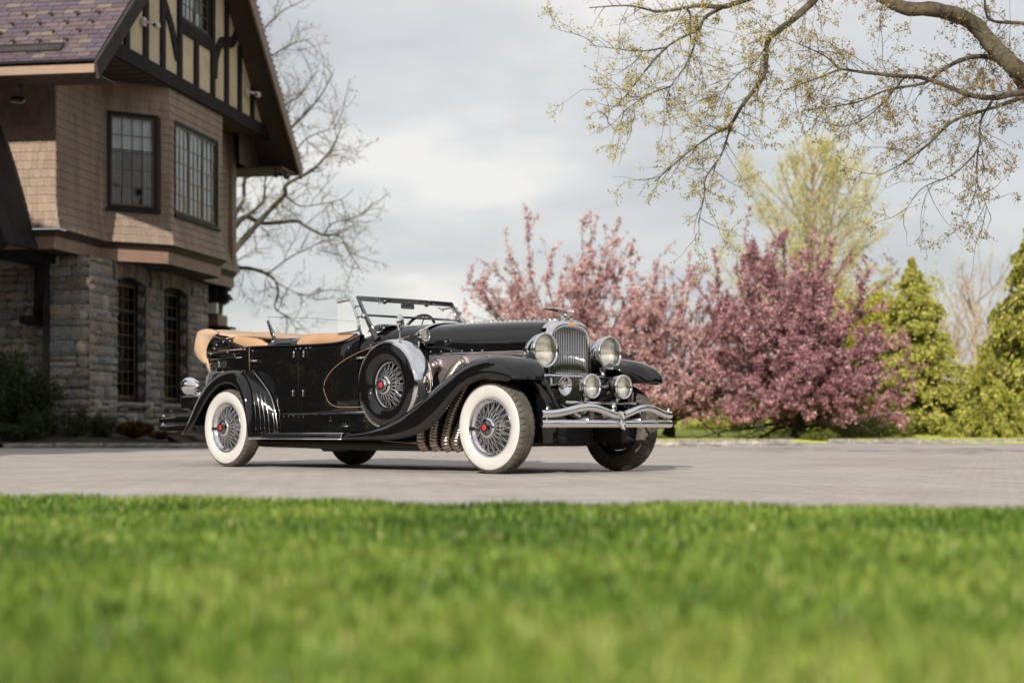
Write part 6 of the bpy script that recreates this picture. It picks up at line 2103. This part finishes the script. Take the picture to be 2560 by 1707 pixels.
crab(((1992 - 1280) / FPX * 47.6, 47.6, .12), 3.3, 5.3, 23, 'purple pink crab apple in blossom, widest and darkest of the three', P2, n1=38, low=.45, lmin=.64,
     wands=((-2.35, 5.2, 1.5, -.15), (-1.5, 5.55, 1.6, -.1), (-.3, 5.75, 1.6, 0), (.35, 5.6, 1.5, .1), (1.6, 5.25, 1.6, .5), (2.75, 4.6, 1.7, .9), (-3.0, 4.5, 1.2, -.7), (3.1, 2.9, 1.0, 1.8), (3.5, 2.0, .7, 2.6), (.9, 5.3, 1.3, .2)))

# --- upright yellow-green tree behind
M_yel = leaf_mat('new_yellow_leaf', [(0, (.28, .29, .10)), (.4, (.47, .45, .16)), (.8, (.66, .59, .20)), (1, (.76, .70, .34))], transl=.45)
T = Tree(31); R = T.r
root = tree_root('upright_tree', ((2030 - 1280) / FPX * 70, 70, .8), 'tall upright tree with sparse yellow green new leaves behind the blossom')
T.poly([(0, 0, 0), (.05, 0, 3), (0, 0, 7), (.1, 0, 10.8)], .22, .03, 5)
spu = [dict(n=10, w=.06, up=.045, k=1.9, ratio=.30, ang=.5, rr=.5, bare=.2), dict(n=5, w=.10, up=.09, k=3.2, ratio=.45, ang=.5, rr=.6, leaflev=1), dict(n=3, w=.14, up=.05, k=0, ratio=.5, ang=.7)]
for k in range(60):
    z = 1.0 + (k / 60) ** 1.0 * 9.6; az = k * 2.4 + R.random(); el = R.uniform(.62, 1.0)
    L = min(6.2, (12.3 - z) * .95) * R.uniform(.55, .95)
    T.grow((0, 0, z), (cos(az) * cos(el), sin(az) * cos(el), sin(el)), L, .045, 0, spu)
T.build_wood('trunk', M_barkt, root, 4, .0065)
leaves('crown', T, 7, .080, .052, .14, M_yel, root, 9, .9, 0)


# --- conifers
def conifer(loc, Hh, Rb, seed, label, stops, nq=42000, droop=.35, name='spruce_tree', power=.85, share=None, group=None, L=.17, W=.075, cat='tree', lowest=.05, nbk=30):
    root = tree_root(name, loc, label, group=group, cat=cat)
    if share is not None:
        for ch in share.children:
            c = ch.copy(); COL.objects.link(c); c.parent = root
        return root
    r = np.random.default_rng(seed); T = Tree(seed)
    T.poly([(0, 0, 0), (.05, 0, Hh * .5), (0, 0, Hh)], .035 * Hh, .02, 6)
    C = []; D = []
    nb = int(Hh * nbk)
    for k in range(nb):
        z = Hh * (lowest + (1 - lowest) * (k + r.random()) / nb)
        f = max(.02, 1 - z / Hh)
        Rr = Rb * f ** power * r.uniform(.66, 1.12)
        az = r.uniform(0, 2 * pi)
        dirh = np.array([cos(az), sin(az), 0])
        tt = np.linspace(0, 1, 7)
        pts = [np.array([0, 0, z]) + dirh * Rr * t + np.array([0, 0, Rr * (-.10 * t - droop * t * t + .20 * t ** 4)]) for t in tt]
        for i in range(6): T.seg(pts[i], pts[i + 1], .012 + .012 * f * (1 - i / 6), .012 + .012 * f * (1 - (i + 1) / 6) * .8)
        m = max(4, int(nq / nb * (.35 + 1.3 * f)))
        t = .12 + .88 * r.random(m) ** .75
        base = np.stack([np.interp(t, tt, [p[j] for p in pts]) for j in range(3)], 1)
        perp = np.array([-dirh[1], dirh[0], 0])
        sw = (r.random(m) - .5) * 2 * (.26 * Rr) * (1.05 - t) ** .6
        hangv = -np.abs(r.normal(0, .07 + .07 * Rr * min(1, droop * 2), m))
        c = base + perp[None] * sw[:, None] + np.array([[0, 0, 1]]) * hangv[:, None] + dirh[None] * np.abs(sw)[:, None] * .35
        C.append(c); D.append(dirh[None] * .7 + perp[None] * np.sign(sw)[:, None] * .5 + np.array([[0, 0, -.8]]) + 0 * c)
    C = np.concatenate(C); D = np.concatenate(D); n = len(C)
    V = leaf_quads(C, L * r.uniform(.6, 1.3, n), W * r.uniform(.6, 1.3, n), D, jitter=.45, seed=seed)
    T.build_wood('trunk', M_barkd, root, 4)
    mm = leaf_mat(name + '_needles_' + str(seed), stops, transl=.25, rough=.6)
    link('crown', quads_mesh('crown', V, r.random(n), mm), root)
    return root


G1 = [(0, (.07, .085, .018)), (.3, (.22, .235, .042)), (.65, (.40, .39, .072)), (1, (.58, .51, .14))]
G4 = [(0, (.060, .075, .012)), (.35, (.18, .20, .026)), (.7, (.34, .34, .045)), (.9, (.48, .43, .09)), (1, (.52, .42, .20))]
G3 = [(0, (.070, .085, .012)), (.35, (.22, .24, .028)), (.7, (.38, .37, .050)), (1, (.60, .50, .22))]
G2 = [(0, (.040, .055, .012)), (.5, (.085, .105, .018)), (.85, (.16, .17, .03)), (1, (.34, .26, .14))]
conifer(((2278 - 1280) / FPX * 56, 56, .15), 5.8, 3.2, 41, 'bushy olive green spruce with a pointed top', G1, 66000, .30, power=.86, L=.14, W=.07)
conifer(((2600 - 1280) / FPX * 54, 54, .15), 7.4, 3.5, 42, 'drooping spruce cut off by the right edge of the photo', G3, 60000, .65, power=.78, L=.18, W=.07)
conifer(((2445 - 1280) / FPX * 52.5, 51.5, .12), 2.7, 1.8, 43, 'young spruce with drooping sprays between the two taller ones', G4, 44000, .6, name='spruce_tree', power=.8, L=.15, W=.06)
conifer(((2190 - 1280) / FPX * 52.5, 52.5, .12), 2.6, 2.0, 44, 'low olive conifer half hidden by the purple crab apple', G4, 30000, .45, name='juniper_bush', power=.7, cat='bush', L=.14, W=.06)


# --- broadleaved shrubs: many small leaves on many thin stems
def shrub(name, loc, rx, h, seed, label, stops, n=9000, L=.07, W=.04, cat='bush', group=None, transl=.35, stems=24, ry=None, bark=None, top=1.0, dens=.55):
    root = tree_root(name, loc, label, cat=cat, group=group)
    T = Tree(seed); R = T.r; ry = ry or rx
    sp = [dict(n=6, w=.12, up=.04, k=3.0 / max(.5, h), ratio=.5, ang=.6, rr=.6, bare=.2, leaflev=0), dict(n=4, w=.16, up=.03, k=0, ratio=.5, ang=.6)]
    sp[0]['k'] = 5.0 / max(.4, h)
    for k in range(stems):
        az = R.uniform(0, 2 * pi); sp_ = R.random() ** .6
        tx, ty = cos(az) * sp_ * rx, sin(az) * sp_ * ry
        hh = h * (1 - .55 * sp_ ** 2) * R.uniform(.75, 1.05)
        v = Vector((tx, ty, hh)); T.grow((tx * .25, ty * .25, 0), v * .9 + Vector((0, 0, .05)), v.length * .85, .012 * h ** .5, 0, sp)
    T.build_wood('stems', bark or M_barkd, root, 3, .003)
    r = np.random.default_rng(seed)
    C = np.array(T.tips); C = C[np.arange(len(C))[r.random(len(C)) < 1]]
    per = max(1, int(n / len(C)))
    C = np.repeat(C, per, 0) + r.normal(size=(len(C) * per, 3)) * np.array([[.09 * rx, .09 * ry, .06 * h]])
    C[:, 2] = np.abs(C[:, 2])
    V = leaf_quads(C, L * r.uniform(.6, 1.3, len(C)), W * r.uniform(.6, 1.3, len(C)), seed=seed)
    link('foliage', quads_mesh('foliage', V, r.random(len(C)), leaf_mat(name + '_leaf_' + str(seed), stops, transl=transl)), root)
    return root


YG = [(0, (.16, .17, .02)), (.5, (.34, .33, .035)), (1, (.58, .50, .07))]
shrub('young_tree', ((2165 - 1280) / FPX * 62, 62, .3), 1.9, 5.5, 51, 'yellow green young tree between the purple blossom and the spruce', YG, 46000, .12, .08, cat='tree', stems=70, bark=M_barkt)
shrub('young_tree', ((2250 - 1280) / FPX * 66, 66, .4), 1.6, 5.9, 52, 'hazy yellow tree directly behind the pointed spruce', YG, 26000, .12, .08, cat='tree', stems=50, bark=M_barkt)
shrub('willow_tree', ((672 - 1280) / FPX * 92, 92, .6), 2.6, 5.0, 53, 'small yellow tree top showing above the folded roof of the car', YG, 9000, .14, .08, cat='tree', stems=40, bark=M_barkt)
shrub('garden_bush', ((1822 - 1280) / FPX * 60, 60, .3), 1.5, .95, 54, 'round yellow green bush on the meadow right of the car', YG, 7000, .07, .05, stems=30)
shrub('garden_bush', ((1700 - 1280) / FPX * 74, 74, .7), 2.2, 1.0, 55, 'pale bush on the far meadow beside the car bumper', [(0, (.20, .20, .04)), (1, (.46, .42, .12))], 7000, .09, .06, stems=30)
shrub('garden_bush', ((1990 - 1280) / FPX * 52, 52, .15), 2.4, .75, 56, 'low green bush below the purple crab apple', [(0, (.05, .07, .012)), (1, (.26, .26, .04))], 9000, .06, .04, stems=40)
shrub('garden_bush', ((2170 - 1280) / FPX * 49, 49, .13), 1.6, .5, 57, 'low dark green ground shrub near the kerb under the purple blossom', [(0, (.04, .06, .012)), (1, (.20, .22, .04))], 6000, .05, .035, stems=30)

shrub('garden_bush', ((2045 - 1280) / FPX * 44.75, 44.78, .03), .55, .26, 58, 'small dark green plants spilling over the low part of the kerb', [(0, (.04, .06, .012)), (1, (.20, .22, .04))], 2500, .05, .035, stems=24, ry=.12)
# bare pale trees far right
M_budp = leaf_mat('pale_buds', [(0, (.36, .25, .17)), (1, (.56, .44, .28))], transl=.4)


def bare(loc, Hh, seed, label, lean=0, leaf=.35, m=None):
    root = tree_root('bare_tree', loc, label)
    T = Tree(seed); R = T.r
    P = T.poly([(0, 0, 0), (lean * .3, 0, Hh * .25), (lean * .6, .1, Hh * .45), (lean, 0, Hh * .65)], .018 * Hh, .008 * Hh, 4)
    sp = [dict(n=8, w=.13, up=.06, k=1.3, ratio=.5, ang=.55, rr=.5, bare=.15), dict(n=6, w=.16, up=.05, k=1.9, ratio=.5, ang=.6, rr=.5), dict(n=5, w=.18, up=.03, k=0, ratio=.5, ang=.6)]
    for k in range(18):
        q = P[int(len(P) * (.25 + .74 * R.random()))]; az = R.uniform(0, 2 * pi); el = R.uniform(.5, 1.35)
        T.grow(q, (cos(az) * cos(el), sin(az) * cos(el), sin(el)), Hh * R.uniform(.28, .5), .006 * Hh, 0, sp)
    T.build_wood('trunk', m or M_barkt, root, 4, .010)
    leaves('crown', T, 1, .12, .08, .08, M_budp, root, seed, leaf)


bare(((2440 - 1280) / FPX * 92, 92, 1.0), 9.4, 61, 'pale bare tree with spreading twigs behind the gap between the spruces')
bare(((2350 - 1280) / FPX * 99, 99, 1.0), 7.6, 62, 'lower pale bare tree just right of the pointed spruce', leaf=.6)
bare(((2500 - 1280) / FPX * 84, 84, .8), 6.6, 63, 'small tan tree at the foot of the drooping spruce', leaf=.7)
bare(((2390 - 1280) / FPX * 80, 80, .8), 5.6, 64, 'small tan leafed tree in the gap beside the spruce', leaf=.9)

# --- planting along the house
DG = [(0, (.018, .028, .010)), (.6, (.045, .065, .018)), (1, (.11, .13, .035))]
shrub('rhododendron', (-10.35, 35.7, .1), .85, 2.05, 71, 'tall dark evergreen bush against the stone wall at the left edge', DG, 16000, .085, .035, stems=46)
shrub('low_shrub', (-9.7, 35.1, .1), .42, .72, 72, 'small dark shrub in the bed beside the tall evergreen', DG, 3500, .05, .022, stems=22)
shrub('low_shrub', (-9.0, 35.4, .12), .42, .78, 73, 'small dark shrub in front of the corner of the stone wall', DG, 3500, .05, .022, stems=22)
shrub('low_shrub', (-8.42, 35.5, .12), .36, .66, 74, 'small dark shrub just right of the corner of the stone wall', DG, 3000, .05, .022, stems=20)
shrub('low_shrub', (-10.1, 34.7, .1), .5, .42, 75, 'low dark shrub behind the kerb at the left edge', DG, 2600, .05, .022, stems=20)
shrub('low_shrub', (-8.7, 34.95, .1), .16, .16, 76, 'tiny bright green plant behind the kerb', [(0, (.06, .10, .02)), (1, (.16, .20, .04))], 260, .05, .025, stems=8)
# dry ornamental grass
def tuft(loc, R_, Hh, seed, label, n=420):
    r = np.random.default_rng(seed)
    az = r.uniform(0, 2 * pi, n); ln = r.uniform(.5, 1.1, n) * Hh; sp_ = r.uniform(.1, 1.0, n)
    P = np.stack([np.cos(az) * .05 * r.random(n), np.sin(az) * .05 * r.random(n), np.zeros(n)], 1)
    dh = np.stack([np.cos(az), np.sin(az), 0 * az], 1) * (R_ * sp_)[:, None]
    w = np.stack([-np.sin(az), np.cos(az), 0 * az], 1) * .006
    mid = P + dh * .45 + np.array([[0, 0, 1]]) * (ln * .75)[:, None]; tip = P + dh + np.array([[0, 0, 1]]) * (ln * (1 - .45 * sp_))[:, None]
    V = np.stack([P - w, P + w, mid + w, tip, mid - w], 1)
    me = quads_mesh('grass_tuft', V, r.random(n), leaf_mat('dry_grass_' + str(seed), [(0, (.13, .075, .03)), (.6, (.26, .155, .055)), (1, (.42, .28, .12))]))
    o = link('grass_tuft', me, None, loc); tagobj(o, label, 'plant')


tuft((-7.75, 35.3, .18), .42, .42, 81, 'dry orange ornamental grass tuft in front of the stone wall')
tuft((-7.2, 35.2, .16), .30, .22, 82, 'smaller dry grass tuft to the right of the orange one', 200)
M_boulder = mat('garden_boulder', (.13, .085, .065), .95, col2=(.06, .045, .04), vscale=5, bump=1, bscale=12)
for i, (x, y, z, s_, sh, lb) in enumerate(((-6.35, 35.0, .06, .38, (1.5, 1, .75), 'reddish brown boulder in the bed behind the rear bumper'), (-5.75, 34.85, .04, .28, (1.6, 1, .6), 'low brown boulder in the bed beside the rear wheel'), (-4.3, 35.3, .04, .42, (1.3, 1, .9), 'grey boulder in the bed seen under the car'))):
    b = MB(); rr3 = np.random.default_rng(90 + i); rings = []
    for j in range(9):
        ph = pi * j / 8; ring = []
        for k in range(14):
            a = 2 * pi * k / 14; q = 1 + .16 * sin(a * 3 + j + i) + .10 * rr3.normal()
            ring.append((s_ * sh[0] * q * sin(ph) * cos(a), s_ * sh[1] * q * sin(ph) * sin(a), s_ * sh[2] * cos(ph) * (1 + .08 * rr3.normal())))
        rings.append(ring)
    b.loft(rings, True, True, True, smooth=False)
    o = b.build('boulder', M_boulder if i < 2 else M_kerb); o.location = (x, y, z + s_ * .2); tagobj(o, lb, 'rock')

# --- tall evergreens left of the picture: their shade lies on the bed, the stone wall and the drive
arb = conifer((-10.4, 20.6, 0), 11.3, 2.0, 91, 'tall dark arborvitae left of the drive', G2, 52000, .1, name='arborvitae', power=.22, L=.30, W=.16, group='arborvitae row left of the drive', lowest=.01, nbk=26)
for (x, y) in ((-12.2, 19.8), (-14.0, 20.6), (-15.9, 19.7), (-18.2, 20.2), (-21.0, 19.0), (-11.3, 18.3), (-13.1, 17.9)):
    o = conifer((x, y, 0), 11.3, 2.0, 91, 'tall dark arborvitae left of the drive', G2, name='arborvitae', share=arb, group='arborvitae row left of the drive')
    o.rotation_euler = (0, 0, x * 3); o.scale = (1, 1, 1 + .03 * sin(x * 2))


# --- woodland round the grounds (seen in the paintwork, windows and chrome)
def woods(name, arcs, seed, m, label):
    r = np.random.default_rng(seed); Cs = []
    for (a0, a1, R0_, R1_, h, n) in arcs:
        a = r.uniform(radians(a0), radians(a1), n); rad = r.uniform(R0_, R1_, n)
        hh = h * (.72 + .28 * np.sin(a * 23 + seed) * np.sin(a * 9.1)) * (1 - .15 * r.random(n))
        z = hh * r.random(n) ** .8
        Cs.append(np.stack([rad * np.sin(a), rad * np.cos(a), z], 1))
    C = np.concatenate(Cs); n = len(C)
    V = leaf_quads(C, r.uniform(.8, 1.8, n), r.uniform(.6, 1.2, n), seed=seed)
    o = link(name, quads_mesh(name, V, r.random(n), m)); tagobj(o, label, 'woodland', kind='stuff')


M_wood = leaf_mat('woodland_leaf', [(0, (.025, .035, .012)), (.6, (.055, .070, .022)), (1, (.12, .12, .05))], transl=.2)
woods('woodland', [(30, 85, 48, 58, 19, 26000), (85, 275, 60, 72, 22, 64000), (-100, -38, 66, 80, 15, 20000)], 5, M_wood, 'dark belt of woodland around the grounds')
M_woodf = leaf_mat('far_wood_leaf', [(0, (.10, .095, .05)), (.6, (.19, .17, .08)), (1, (.30, .27, .12))], transl=.3)
woods('far_woodland', [(-38, 60, 240, 270, 7.5, 26000)], 6, M_woodf, 'distant spring woodland along the far edge of the meadow')
